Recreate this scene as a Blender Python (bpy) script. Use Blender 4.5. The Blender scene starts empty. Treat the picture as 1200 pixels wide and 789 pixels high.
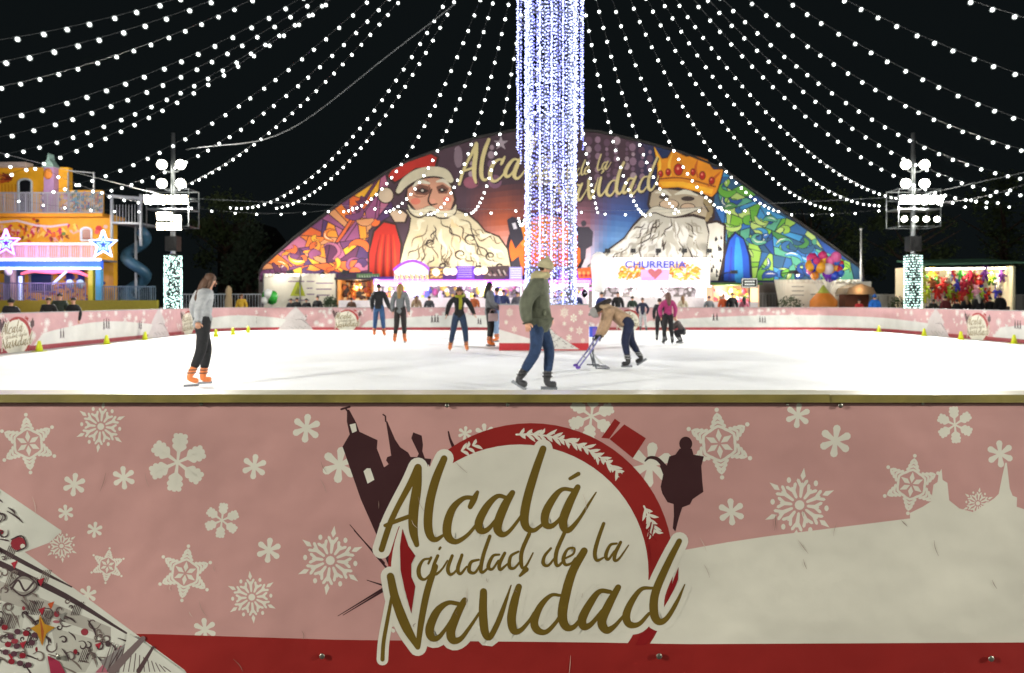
import bpy, math, random
from mathutils import Vector, Matrix
from mathutils.geometry import tessellate_polygon
import numpy as np
PI = math.pi
scene = bpy.context.scene
COL = scene.collection
# ---------------------------------------------------------------- camera
F, CZ, HY = 800.0, 1.27, 351.0            # photo px focal length, eye height, horizon row (1200 px wide photo)
cam_d = bpy.data.cameras.new('camera'); cam = bpy.data.objects.new('camera', cam_d); COL.objects.link(cam)
cam_d.sensor_width = 36; cam_d.lens = 24; cam_d.shift_y = -43.5 / 1200
cam_d.clip_start = 0.05; cam_d.clip_end = 400
cam_d.dof.use_dof = True; cam_d.dof.focus_distance = 2.4; cam_d.dof.aperture_fstop = 4.0
cam.location = (0, 0, CZ); cam.rotation_euler = (PI / 2, 0, 0)
scene.camera = cam
# ---------------------------------------------------------------- night sky, exposure
w = bpy.data.worlds.new('World'); scene.world = w; w.use_nodes = True
wn = w.node_tree.nodes; bg = wn['Background']
bg.inputs['Color'].default_value = (0.30, 0.42, 0.46, 1); bg.inputs['Strength'].default_value = 0.014
scene.view_settings.view_transform = 'Standard'; scene.view_settings.look = 'None'
scene.view_settings.exposure = 0.0; scene.view_settings.gamma = 1
scene.cycles.sample_clamp_indirect = 3.0
scene.cycles.max_bounces = 6; scene.cycles.diffuse_bounces = 3
scene.cycles.use_denoising = True
BULB_L, LAMP_W = 34.0, 2.0                # festoon bulb radiance, multiplier for the flood lamps

def W(px, py, Y): return Vector(((px - 600) * Y / F, Y, CZ + (HY - py) * Y / F))
def lin(c): c = c / 255; return c / 12.92 if c <= .04045 else ((c + .055) / 1.055) ** 2.4
def hx(s):
    if not isinstance(s, str): return tuple(s)
    s = s.lstrip('#'); return tuple(lin(int(s[i:i + 2], 16)) for i in (0, 2, 4))
# ---------------------------------------------------------------- materials
MATS = {}
def mat(name, col=None, rough=.6, metal=0, emit=0, noise=.12, nscale=8, bump=0, bscale=20, attr=False, spec=.5, sample=True, trans=0):
    if name in MATS: return MATS[name]
    m = bpy.data.materials.new(name); MATS[name] = m; m.use_nodes = True
    n = m.node_tree.nodes; L = m.node_tree.links; b = n['Principled BSDF']
    b.inputs['Roughness'].default_value = rough; b.inputs['Metallic'].default_value = metal
    b.inputs['Specular IOR Level'].default_value = spec
    tc = n.new('ShaderNodeTexCoord')
    if attr:
        a = n.new('ShaderNodeAttribute'); a.attribute_name = 'Col'; src = a.outputs['Color']
    else:
        r = n.new('ShaderNodeRGB'); r.outputs[0].default_value = (*hx(col), 1); src = r.outputs[0]
    if noise:
        t = n.new('ShaderNodeTexNoise'); t.inputs['Scale'].default_value = nscale; t.inputs['Detail'].default_value = 5
        L.new(tc.outputs['Object'], t.inputs['Vector'])
        mr = n.new('ShaderNodeMapRange'); mr.inputs[1].default_value = .25; mr.inputs[2].default_value = .75
        mr.inputs[3].default_value = 1 - noise; mr.inputs[4].default_value = 1 + noise * .4
        L.new(t.outputs['Fac'], mr.inputs[0])
        mx = n.new('ShaderNodeMix'); mx.data_type = 'RGBA'; mx.blend_type = 'MULTIPLY'; mx.inputs[0].default_value = 1
        L.new(src, mx.inputs[6]); L.new(mr.outputs[0], mx.inputs[7]); src = mx.outputs[2]
    L.new(src, b.inputs['Base Color'])
    if bump:
        t2 = n.new('ShaderNodeTexNoise'); t2.inputs['Scale'].default_value = bscale; t2.inputs['Detail'].default_value = 4
        L.new(tc.outputs['Object'], t2.inputs['Vector'])
        bp = n.new('ShaderNodeBump'); bp.inputs['Strength'].default_value = 1; bp.inputs['Distance'].default_value = bump
        L.new(t2.outputs['Fac'], bp.inputs['Height']); L.new(bp.outputs[0], b.inputs['Normal'])
    if emit:
        L.new(src, b.inputs['Emission Color']); b.inputs['Emission Strength'].default_value = emit
        if not sample: m.cycles.emission_sampling = 'NONE'
    if trans: b.inputs['Transmission Weight'].default_value = trans
    return m
def cm(col, rough=.75, **k):
    key = 'paint_%s_%s' % (col.lstrip('#') if isinstance(col, str) else '_'.join('%.3f' % c for c in col), rough)
    return mat(key, col, rough, **k)

# ---------------------------------------------------------------- mesh builder
def root_loc(p):
    v = Vector((0, 0, 0))
    while p is not None: v = v + Vector(p.location); p = p.parent
    return v
class MB:
    def __init__(s): s.v = []; s.f = []; s.m = []; s.sm = []; s.cur = 0; s.smooth = False
    def face(s, idx): s.f.append(tuple(idx)); s.m.append(s.cur); s.sm.append(s.smooth)
    def box(s, c, d, R=None):
        o = len(s.v); c = Vector(c)
        for x in (-1, 1):
            for y in (-1, 1):
                for z in (-1, 1):
                    p = Vector((x * d[0] / 2, y * d[1] / 2, z * d[2] / 2))
                    if R is not None: p = R @ p
                    s.v.append(c + p)
        q = s.smooth; s.smooth = False
        for f in ((0, 1, 3, 2), (4, 6, 7, 5), (0, 4, 5, 1), (2, 3, 7, 6), (0, 2, 6, 4), (1, 5, 7, 3)): s.face([o + i for i in f])
        s.smooth = q; return s
    def bx(s, x0, x1, y0, y1, z0, z1): return s.box(((x0 + x1) / 2, (y0 + y1) / 2, (z0 + z1) / 2), (abs(x1 - x0), abs(y1 - y0), abs(z1 - z0)))
    def bar(s, a, b, wd, hd=None):
        a = Vector(a); b = Vector(b); d = b - a; hd = hd or wd
        R = d.to_track_quat('Z', 'Y').to_matrix(); return s.box((a + b) / 2, (wd, hd, d.length), R)
    def tube(s, pts, r, n=8, caps=True):
        pts = [Vector(p) for p in pts]; k = len(pts)
        rs = r if isinstance(r, (list, tuple)) else [r] * k
        o = len(s.v); up = None
        for i, p in enumerate(pts):
            t = (pts[min(i + 1, k - 1)] - pts[max(i - 1, 0)])
            if t.length < 1e-9: t = Vector((0, 0, 1))
            t.normalize()
            if up is None: up = t.orthogonal().normalized()
            up = (up - t * up.dot(t))
            up = up.normalized() if up.length > 1e-6 else t.orthogonal().normalized()
            b = t.cross(up)
            for j in range(n):
                a = 2 * PI * j / n; s.v.append(p + (up * math.cos(a) + b * math.sin(a)) * rs[i])
        q = s.smooth; s.smooth = n > 5
        for i in range(k - 1):
            for j in range(n):
                a = o + i * n + j; b_ = o + i * n + (j + 1) % n; s.face((a, b_, b_ + n, a + n))
        s.smooth = False
        if caps: s.face([o + j for j in range(n)][::-1]); s.face([o + (k - 1) * n + j for j in range(n)])
        s.smooth = q; return s
    def ball(s, c, r, n=10, m=6, R=None):
        c = Vector(c); r = (r, r, r) if not isinstance(r, (tuple, list)) else r
        o = len(s.v); q = s.smooth; s.smooth = True
        def P(x, y, z):
            p = Vector((x * r[0], y * r[1], z * r[2])); return c + (R @ p if R is not None else p)
        s.v.append(P(0, 0, 1))
        for i in range(1, m):
            th = PI * i / m
            for j in range(n):
                a = 2 * PI * j / n; s.v.append(P(math.sin(th) * math.cos(a), math.sin(th) * math.sin(a), math.cos(th)))
        s.v.append(P(0, 0, -1)); e = len(s.v) - 1
        for j in range(n): s.face((o, o + 1 + j, o + 1 + (j + 1) % n))
        for i in range(m - 2):
            for j in range(n):
                a = o + 1 + i * n + j; b = o + 1 + i * n + (j + 1) % n; s.face((a, a + n, b + n, b))
        for j in range(n): s.face((e, o + 1 + (m - 2) * n + (j + 1) % n, o + 1 + (m - 2) * n + j))
        s.smooth = q; return s
    def lathe(s, c, prof, n=12):
        c = Vector(c); o = len(s.v)
        for r, z in prof:
            for j in range(n): a = 2 * PI * j / n; s.v.append(c + Vector((r * math.cos(a), r * math.sin(a), z)))
        q = s.smooth; s.smooth = True
        for i in range(len(prof) - 1):
            for j in range(n):
                a = o + i * n + j; b = o + i * n + (j + 1) % n; s.face((a, b, b + n, a + n))
        s.smooth = q; s.face([o + j for j in range(n)][::-1]); s.face([o + (len(prof) - 1) * n + j for j in range(n)]); return s
    def prism(s, pts, a, b, axis=1):          # pts (x,z) polygon extruded along y from a to b
        o = len(s.v); n = len(pts)
        for y in (a, b):
            for p in pts:
                v = [p[0], p[1]]; v.insert(axis, y); s.v.append(Vector(v))
        tri = tessellate_polygon([[Vector((p[0], p[1], 0)) for p in pts]])
        for t in tri: s.face([o + i for i in t]); s.face([o + n + i for i in t][::-1])
        for i in range(n): j = (i + 1) % n; s.face((o + i, o + j, o + n + j, o + n + i))
        return s
    def raw(s, V, Fs):
        o = len(s.v); s.v += [Vector(v) for v in V]
        for f in Fs: s.face([o + i for i in f])
        return s
    def octa(s, c, r):
        c = Vector(c); o = len(s.v)
        for d in ((1, 0, 0), (-1, 0, 0), (0, 1, 0), (0, -1, 0), (0, 0, 1), (0, 0, -1)): s.v.append(c + Vector(d) * r)
        for f in ((0, 2, 4), (2, 1, 4), (1, 3, 4), (3, 0, 4), (2, 0, 5), (1, 2, 5), (3, 1, 5), (0, 3, 5)): s.face([o + i for i in f])
    def build(s, name, mats, parent=None, tagd=None):
        if not isinstance(mats, (list, tuple)): mats = [mats]
        off = root_loc(parent); me = bpy.data.meshes.new(name)
        me.from_pydata([tuple(v - off) for v in s.v], [], s.f); me.update()
        for m in mats: me.materials.append(m)
        me.polygons.foreach_set('material_index', s.m); me.polygons.foreach_set('use_smooth', s.sm)
        ob = bpy.data.objects.new(name, me); COL.objects.link(ob)
        if parent is not None: ob.parent = parent
        if tagd: tag(ob, *tagd)
        return ob
def tag(o, label=None, cat=None, group=None, kind=None):
    if label: o['label'] = label
    if cat: o['category'] = cat
    if group: o['group'] = group
    if kind: o['kind'] = kind
    return o
def empty(name, loc, label=None, cat=None, group=None):
    o = bpy.data.objects.new(name, None); COL.objects.link(o); o.location = loc; o.empty_display_size = .2
    return tag(o, label, cat, group)
def copy_tree(o, parent=None):
    c = o.copy(); COL.objects.link(c)
    if parent is not None: c.parent = parent
    for ch in [x for x in o.children]: copy_tree(ch, c)
    return c

# ---------------------------------------------------------------- painted artwork (layered flat shapes with a colour attribute)
def crom(P, sub=6):
    P = [Vector(p) for p in P]
    if len(P) < 3: return P
    Q = [P[0] * 2 - P[1]] + P + [P[-1] * 2 - P[-2]]; out = []
    for i in range(1, len(Q) - 2):
        a, b, c, d = Q[i - 1:i + 3]
        for k in range(sub):
            t = k / sub
            out.append(.5 * ((2 * b) + (c - a) * t + (2 * a - 5 * b + 4 * c - d) * t * t + (3 * b - a - 3 * c + d) * t ** 3))
    out.append(P[-1]); return out
class Art:
    def __init__(s, mapf, eps=1e-4): s.map = mapf; s.eps = eps; s.v = []; s.f = []; s.c = []; s.L = 1.0; s.T = None
    def _add(s, V, Fs, col):
        o = len(s.v)
        if s.T: V = [(*s.T(v[0], v[1]), v[2]) for v in V]
        P = [s.map(u, v, d) for u, v, d in V]
        u, v, d = V[0]; outw = s.map(u, v, d + 1) - P[0]
        s.v += P; col = hx(col)
        for f in Fs:
            a, b, c = P[f[0]], P[f[1]], P[f[2]]
            if (b - a).cross(c - a).dot(outw) < 0: f = tuple(reversed(f))
            s.f.append(tuple(o + i for i in f)); s.c.append(col)
    def poly(s, pts, col):
        d = s.L * s.eps; V = [(p[0], p[1], d) for p in pts]
        tri = tessellate_polygon([[Vector((p[0], p[1], 0)) for p in pts]])
        s._add(V, [tuple(t) for t in tri], col); s.L += 1
    def grid(s, u0, u1, v0, v1, nu, nv, fn):
        d = s.L * s.eps
        for i in range(nu):
            for j in range(nv):
                a, b = u0 + (u1 - u0) * i / nu, u0 + (u1 - u0) * (i + 1) / nu; e, g = v0 + (v1 - v0) * j / nv, v0 + (v1 - v0) * (j + 1) / nv
                s._add([(a, e, d), (b, e, d), (b, g, d), (a, g, d)], [(0, 1, 2, 3)], fn((a + b) / 2, (e + g) / 2))
        s.L += 1
    def strip(s, u0, u1, top, bot, col, n=20):
        d = s.L * s.eps; V = []; Fs = []
        for i in range(n + 1):
            u = u0 + (u1 - u0) * i / n
            t = top(u) if callable(top) else top; b = bot(u) if callable(bot) else bot
            V += [(u, min(t, b), d), (u, b, d)]
            if i: k = 2 * i; Fs.append((k - 2, k - 1, k + 1, k))
        s._add(V, Fs, col); s.L += 1
    def ell(s, c, rx, ry, col, n=20, ang=0):
        ca, sa = math.cos(ang), math.sin(ang)
        s.poly([(c[0] + rx * math.cos(t) * ca - ry * math.sin(t) * sa, c[1] + rx * math.cos(t) * sa + ry * math.sin(t) * ca) for t in [2 * PI * i / n for i in range(n)]], col)
    def stroke(s, pts, r, col, sub=6, smooth=True, cap=4, step=True):
        n0 = len(pts); rs = list(r) if isinstance(r, (list, tuple)) else [r] * n0
        if len(rs) != n0: rs = [np.interp(i / (n0 - 1), np.linspace(0, 1, len(rs)), rs) for i in range(n0)]
        P3 = [Vector((p[0], p[1], q)) for p, q in zip(pts, rs)]
        C = crom(P3, sub) if smooth else P3
        k = len(C); V = []; Fs = []; d0 = s.L * s.eps
        T = []
        for i in range(k):
            t = (C[min(i + 1, k - 1)] - C[max(i - 1, 0)]).to_2d(); T.append(t.normalized() if t.length > 1e-9 else Vector((1, 0)))
        for i, p in enumerate(C):
            N = Vector((-T[i].y, T[i].x)); rr = max(p.z, .05); d = d0 + .8 * s.eps * i / max(1, k - 1)
            V += [(p.x + N.x * rr, p.y + N.y * rr, d), (p.x - N.x * rr, p.y - N.y * rr, d)]
            if i: m = 2 * i; Fs.append((m - 2, m - 1, m + 1, m))
        if cap:
            for end in (0, k - 1):
                p = C[end]; sg = -1 if end == 0 else 1; base = math.atan2(T[end].y * sg, T[end].x * sg); d = d0 + .8 * s.eps * end / max(1, k - 1)
                o = len(V); rr = max(p.z, .05)
                for j in range(cap + 1):
                    a = base - PI / 2 + PI * j / cap; V.append((p.x + math.cos(a) * rr, p.y + math.sin(a) * rr, d))
                Fs.append(tuple(o + j for j in range(cap + 1)))
        s._add(V, Fs, col)
        if step: s.L += 1
    def build(s, name, m, parent=None):
        off = root_loc(parent); me = bpy.data.meshes.new(name)
        me.from_pydata([tuple(v - off) for v in s.v], [], s.f); me.update()
        ca = me.color_attributes.new('Col', 'FLOAT_COLOR', 'CORNER')
        arr = np.ones((len(me.loops), 4), np.float32); i = 0
        for f, c in zip(s.f, s.c): arr[i:i + len(f), :3] = c; i += len(f)
        ca.data.foreach_set('color', arr.ravel()); me.materials.append(m)
        ob = bpy.data.objects.new(name, me); COL.objects.link(ob)
        if parent is not None: ob.parent = parent
        return ob
vinyl = mat('printed_vinyl', rough=.42, attr=True, noise=.16, nscale=2.2, bump=.07, bscale=1.1, spec=.35)
canvas = mat('painted_canvas', rough=.8, attr=True, noise=.15, nscale=2)
# ================================================================ SETTING
g = MB(); g.bx(-150, 150, -60, 200, -.3, -.012); ground = g.build('ground', mat('asphalt', '#3a3a3c', .85, bump=.01, bscale=60), None); tag(ground, kind='structure')
ice_m = mat('ice', '#f1f4f4', .62, noise=.05, nscale=1.2, spec=.18)
nt = ice_m.node_tree; b = nt.nodes['Principled BSDF']
tc = nt.nodes.new('ShaderNodeTexCoord'); mp = nt.nodes.new('ShaderNodeMapping'); mp.inputs['Scale'].default_value = (1, 9, 1); mp.inputs['Rotation'].default_value = (0, 0, .25)
tn = nt.nodes.new('ShaderNodeTexNoise'); tn.inputs['Scale'].default_value = 5; tn.inputs['Detail'].default_value = 8
nt.links.new(tc.outputs['Object'], mp.inputs[0]); nt.links.new(mp.outputs[0], tn.inputs['Vector'])
bp = nt.nodes.new('ShaderNodeBump'); bp.inputs['Distance'].default_value = .012; nt.links.new(tn.outputs['Fac'], bp.inputs['Height']); nt.links.new(bp.outputs[0], b.inputs['Normal'])
# rink outline (inner face of the boards)
XL, XR, YN, YF, RL, RR = -11.9, 14.65, 2.3, 28.1, 2.1, 2.0
def arc(cx, cy, r, a0, a1, n=12): return [(cx + r * math.cos(a0 + (a1 - a0) * i / n), cy + r * math.sin(a0 + (a1 - a0) * i / n)) for i in range(n + 1)]
ipts = [(XL, YN)] + arc(XL + RL, YF - RL, RL, PI, PI / 2) + arc(XR - RR, YF - RR, RR, PI / 2, 0) + [(XR, YN)]
g = MB(); g.prism([(p[0], p[1]) for p in ipts], -.01, 0, axis=2); ice = g.build('ice', ice_m); tag(ice, kind='structure')

# ---------------------------------------------------------------- banner print in photo-pixel units (1 px = PX metres on the near boards)
PX = 2.3 / 800
PINK, CREAM, RED, GOLD, DARK = '#c69891', '#dedccb', '#932622', '#6e5a1e', '#3f2426'
LETTERS = [  # (points, half widths)
 ([(489.8,547.7),(480.7,567),(466.5,593.3),(456.4,615.6),(447.2,644)],[3.4,3,2.6,2.8,2.8]),
 ([(490.2,548.5),(488.6,571),(484.8,597.4),(484.4,621.7),(488.4,638.5)],[3.4,4.4,4.8,4.2,2.4]),
 ([(451.3,615.9),(466.5,610),(483,604)],[1.6,2,2]),
 ([(520.5,537.5),(511,560.9),(504,587.2),(501.5,613.6),(504.5,628.4),(511,632.4),(520,627)],[3.2,4,4.2,4.2,3.6,2.4,1.2]),
 ([(559.4,577),(555,586),(551,594)],[1.8,3,2.4]),
 ([(555,583.5),(543.6,584),(531,595.3),(524.3,613.6),(525,628.5),(534,635),(547.6,627.3),(560,612.6),(568,601)],[2,2.2,3.4,4.2,4,2.6,1.8,1.4,1]),
 ([(594,583.5),(583,581.6),(571,593),(561.5,611),(562.5,621.5),(571,621),(581,609.5),(592,594)],[1.8,2.2,3.4,4,3.4,2.4,1.6,1.8]),
 ([(600.6,577.4),(592.3,591),(584.6,609.5),(583.2,620.7),(588.8,626.6),(597,622.5),(608.5,608),(615,597)],[2.6,4,4.4,4,2.8,1.8,1.4,1]),
 ([(636.5,526),(627.8,550.7),(618.7,581),(614.4,605),(616.8,618),(625.5,621.6),(635.9,614.6)],[3.2,3.8,4.2,4.3,3.6,2.2,1.4]),
 ([(671.4,574.5),(659.2,573.5),(649.1,583.2),(639.6,600.4),(639,614),(647,616.4),(657.2,606.5),(667.4,589.2)],[1.8,2,3.2,4,3.6,2.4,1.6,1.8]),
 ([(677,571),(667.4,589.2),(660.2,608.5),(661.2,619),(667.8,620.6),(679.5,607),(689.7,590.8),(698.6,577)],[2.8,4,4.3,3.8,2.6,1.6,1.2,.5]),
 ([(677.8,555.4),(668,561)],[2,1.6]),
 ([(504.6,654.5),(496,656.5),(490.8,666.4),(491.9,676),(498,679),(506,671)],[.9,1.2,1.9,1.9,1.2,.7]),
 ([(505.2,653.5),(502,660.5)],[1.2,1]),
 ([(513,651.3),(509,661),(507.4,670),(511,673),(518,667),(524.4,657)],[1.4,1.6,1.7,1.3,.9,.7]),
 ([(516.2,641.6),(514.8,643.6)],[1,1]),
 ([(530,651.3),(524.8,666),(528,673.4),(535.4,667.5),(541,653)],[1.4,1.8,1.4,.9,.8]),
 ([(541.4,650.4),(536.4,667),(539.8,672.4),(547,664)],[1.4,1.8,1.4,.8]),
 ([(561,656),(552,659),(549.8,669),(556.4,671.2),(563.5,661)],[1,1.5,1.8,1.2,.9]),
 ([(574,628.5),(566.5,650.5),(563.4,667),(566,670.6),(573.6,664)],[1.6,1.8,1.8,1.4,.8]),
 ([(585,650),(577.5,651.8),(572.2,664),(577,667),(584,657)],[1,1.4,1.8,1.2,.9]),
 ([(591.5,648.2),(585.4,660.8),(586.4,667.6),(594.6,661)],[1.4,1.8,1.5,.8]),
 ([(607.4,646.5),(598.6,652),(597,664),(602.6,665.8),(610.6,657)],[1,1.4,1.8,1.2,.9]),
 ([(620.2,625.5),(611.6,646),(610.8,660),(612.8,665.8),(617.4,662),(624.6,648)],[1.8,1.9,1.8,1.4,1,.6]),
 ([(645.6,642.6),(638.4,651.3),(636.6,660.2),(642.3,662.8),(650.6,653.2)],[1,1.4,1.8,1.2,.9]),
 ([(661.8,623.7),(652.6,645),(651.2,659),(654.2,663),(660.7,657)],[1.8,1.9,1.8,1.4,.9]),
 ([(661,655),(671.5,649.4),(672.5,642.6),(665,644),(660.2,654.6),(662.7,661.8),(669.6,660),(674,654)],[.9,1,1.2,1.2,1.8,1.5,1,.7]),
 ([(707.4,613.6),(700.7,632.5),(697,648.4),(699.6,656.8),(707.2,653.6)],[1.6,1.8,1.9,1.5,.8]),
 ([(722.6,637),(715,639),(710,650.7),(712.7,655.8),(720,646)],[1,1.3,1.8,1.2,.9]),
 ([(727.3,635.5),(721,648.4),(720.2,656.6),(725.6,654.6),(736.6,639)],[1.4,1.8,1.5,1,.5]),
 ([(459,700),(454.4,725),(449.6,752),(448.2,773)],[1.4,1.7,1.8,1.9]),
 ([(457.6,675.5),(463.4,702),(475.4,733.5),(489.6,758.5)],[3.6,4.2,4.6,2.4]),
 ([(490,758),(493.6,728.8),(500.6,693),(510,664)],[2.2,3,3.2,2.8]),
 ([(537,707.6),(524.8,706.6),(512.2,716.4),(503.8,735.6),(505.6,746.5),(513.4,747.4),(524.4,734),(535.8,715.6)],[2,2.2,3.6,4.2,3.8,2.4,1.6,1.8]),
 ([(544.6,703.4),(535.8,719.3),(528.4,739.4),(530.8,750),(539.9,748.6),(551,734.4),(561.5,718.6)],[2.8,4,4.4,4,2.4,1.6,1.2]),
 ([(566.6,693.4),(566,715.6),(567.8,738.6),(573.2,747.4),(581.3,734.4),(588.9,715.6),(598.9,686)],[3.4,4,4,2.8,2.6,2.2,.5]),
 ([(608,687.6),(602.6,706),(599.4,725),(602,738.6),(609.7,739),(620,728),(626,718)],[3,4,4.3,3.8,2.4,1.6,1.3]),
 ([(616.4,667.4),(609.4,674.8)],[2.6,1.2]),
 ([(656.9,697.8),(645.6,697.8),(633.3,710.4),(626.2,728.2),(629.6,738.4),(639.9,740.6),(651,730),(657,720)],[1.3,1.8,3,3.8,3.6,2.4,1.8,1.4]),
 ([(684.6,645.6),(670.4,671),(661.6,702.3),(659,722.6),(663.4,734.6),(672,735),(681,725)],[3.4,4.2,4.6,4.6,3.8,2.4,1.6]),
 ([(715,693.6),(702.6,693.2),(691.9,706.4),(682.4,724.6),(684.2,734.2),(692.8,731.4),(706,715.6)],[2,2.4,3.6,4.2,3.8,2.4,1.7]),
 ([(724.4,688.2),(713.6,708),(705.2,728.2),(710.4,738.4),(719.4,734.4),(731,721.5)],[2.8,4,4.4,3.8,2.2,1.3]),
 ([(764.6,689.2),(751.4,690.6),(739.6,706),(733.8,721.6),(737.4,731.6),(748.6,731.4),(760.6,719)],[1.3,2,3,3.8,3.4,2.2,1.5]),
 ([(796,634.2),(781.4,663),(767.8,695.3),(766.4,718.6),(771.8,728.4),(781.2,724.8),(793.2,705.5),(802.4,685)],[2.6,3.4,4,4.2,3.6,2.4,1.8,.4]),
]
def flake(A, x, y, r, kind, col=CREAM, rot=0.0, lo=False):
    L0 = A.L
    def at(a, d, w=0): a += rot; return (x + math.sin(a) * d + math.cos(a) * w, y - math.cos(a) * d + math.sin(a) * w)
    if lo:
        for k in range(3 if kind != 'B' else 5):
            a = k * PI / (3 if kind != 'B' else 5); A.stroke([at(a, -r), at(a, r)], r * .13, col, smooth=False, cap=3)
        return
    if kind == 'D':
        for k in range(6):
            a = k * PI / 3; A.stroke([at(a, 0), at(a, r * .55), at(a, r * .82)], [r * .10, r * .19, r * .25], col, sub=3)
    elif kind == 'A':
        for k in range(6):
            a = k * PI / 3; A.L = L0 + (k % 2) * .4
            A.poly([at(a, r * .05), at(a, r * .22, r * .085), at(a, r * .43), at(a, r * .22, -r * .085)], col)
            for q, ww in ((.50, .25), (.62, .20), (.74, .15), (.85, .10)):
                A.L = L0
                A.stroke([at(a, r * (q - .13), -r * ww), at(a, r * q), at(a, r * (q - .13), r * ww)], r * .042, col, sub=2, cap=2)
            A.L = L0; A.ell(at(a, r * .97), r * .065, r * .065, col, n=8)
        A.L = L0 + 2
    elif kind == 'B':
        A.ell((x, y), r * .13, r * .13, col, n=12)
        for k in range(12):
            a = k * PI / 6; A.L = L0 + .3; ln = (1.0 if k % 2 == 0 else .86) * r
            A.stroke([at(a, r * .22), at(a, ln * .55)], [r * .036, r * .06], col, smooth=False, cap=2)
            for sg in (-1, 1):
                A.L = L0 + .6 + .1 * sg; A.stroke([at(a, ln * .46), at(a, ln * .66, sg * r * .12)], r * .042, col, smooth=False, cap=2)
            A.L = L0 + .3
            if k % 2 == 0: A.poly([at(a, ln * .66), at(a, ln * .78, r * .07), at(a, ln), at(a, ln * .78, -r * .07)], col)
            else: A.ell(at(a, ln * .84), r * .06, r * .08, col, n=8)
        A.L = L0 + 2
    else:
        for k in range(6):
            a = k * PI / 3; A.L = L0 + (k % 2) * .4
            A.stroke([at(a, r * .06), at(a, r * .9)], [r * .04, r * .07, r * .10], col, smooth=False, cap=3)
            for q, ww in ((.40, .15), (.58, .18), (.74, .15)):
                for sg in (-1, 1):
                    A.L = L0 + 1 + q + .06 * sg + .02 * k; A.stroke([at(a, r * q), at(a, r * (q + .14), sg * r * ww)], [r * .075, r * .095], col, smooth=False, cap=4)
        A.L = L0 + 2; A.ell((x, y), r * .10, r * .10, col, n=8)
        A.L = L0 + 3
FLAKES = [(33,520,35,'A'),(126,663,21,'A'),(217,672,33,'A'),(843,520,41,'A'),(1068,568,35,'A'),(118,500,31,'B'),(295,700,31,'B'),(387,657,41,'B'),(937,592,44,'B'),(72,640,20,'B'),
 (208,542,35,'C'),(260,610,21,'C'),(1119,498,22,'C'),(693,488,28,'C'),(87,568,13,'D'),(145,560,13,'D'),(298,547,14,'D'),(359,502,16,'D'),(77,601,9,'D'),(111,621,9,'D'),(315,645,14,'D'),
 (240,738,13,'D'),(103,697,10,'D'),(398,545,20,'D'),(857,600,15,'D'),(935,487,14,'D'),(979,517,18,'D'),(1172,532,15,'D'),(455,735,9,'D'),(1146,590,19,'B'),(568,508,11,'D'),(545,508,8,'D'),(762,545,25,'D')]
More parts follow.
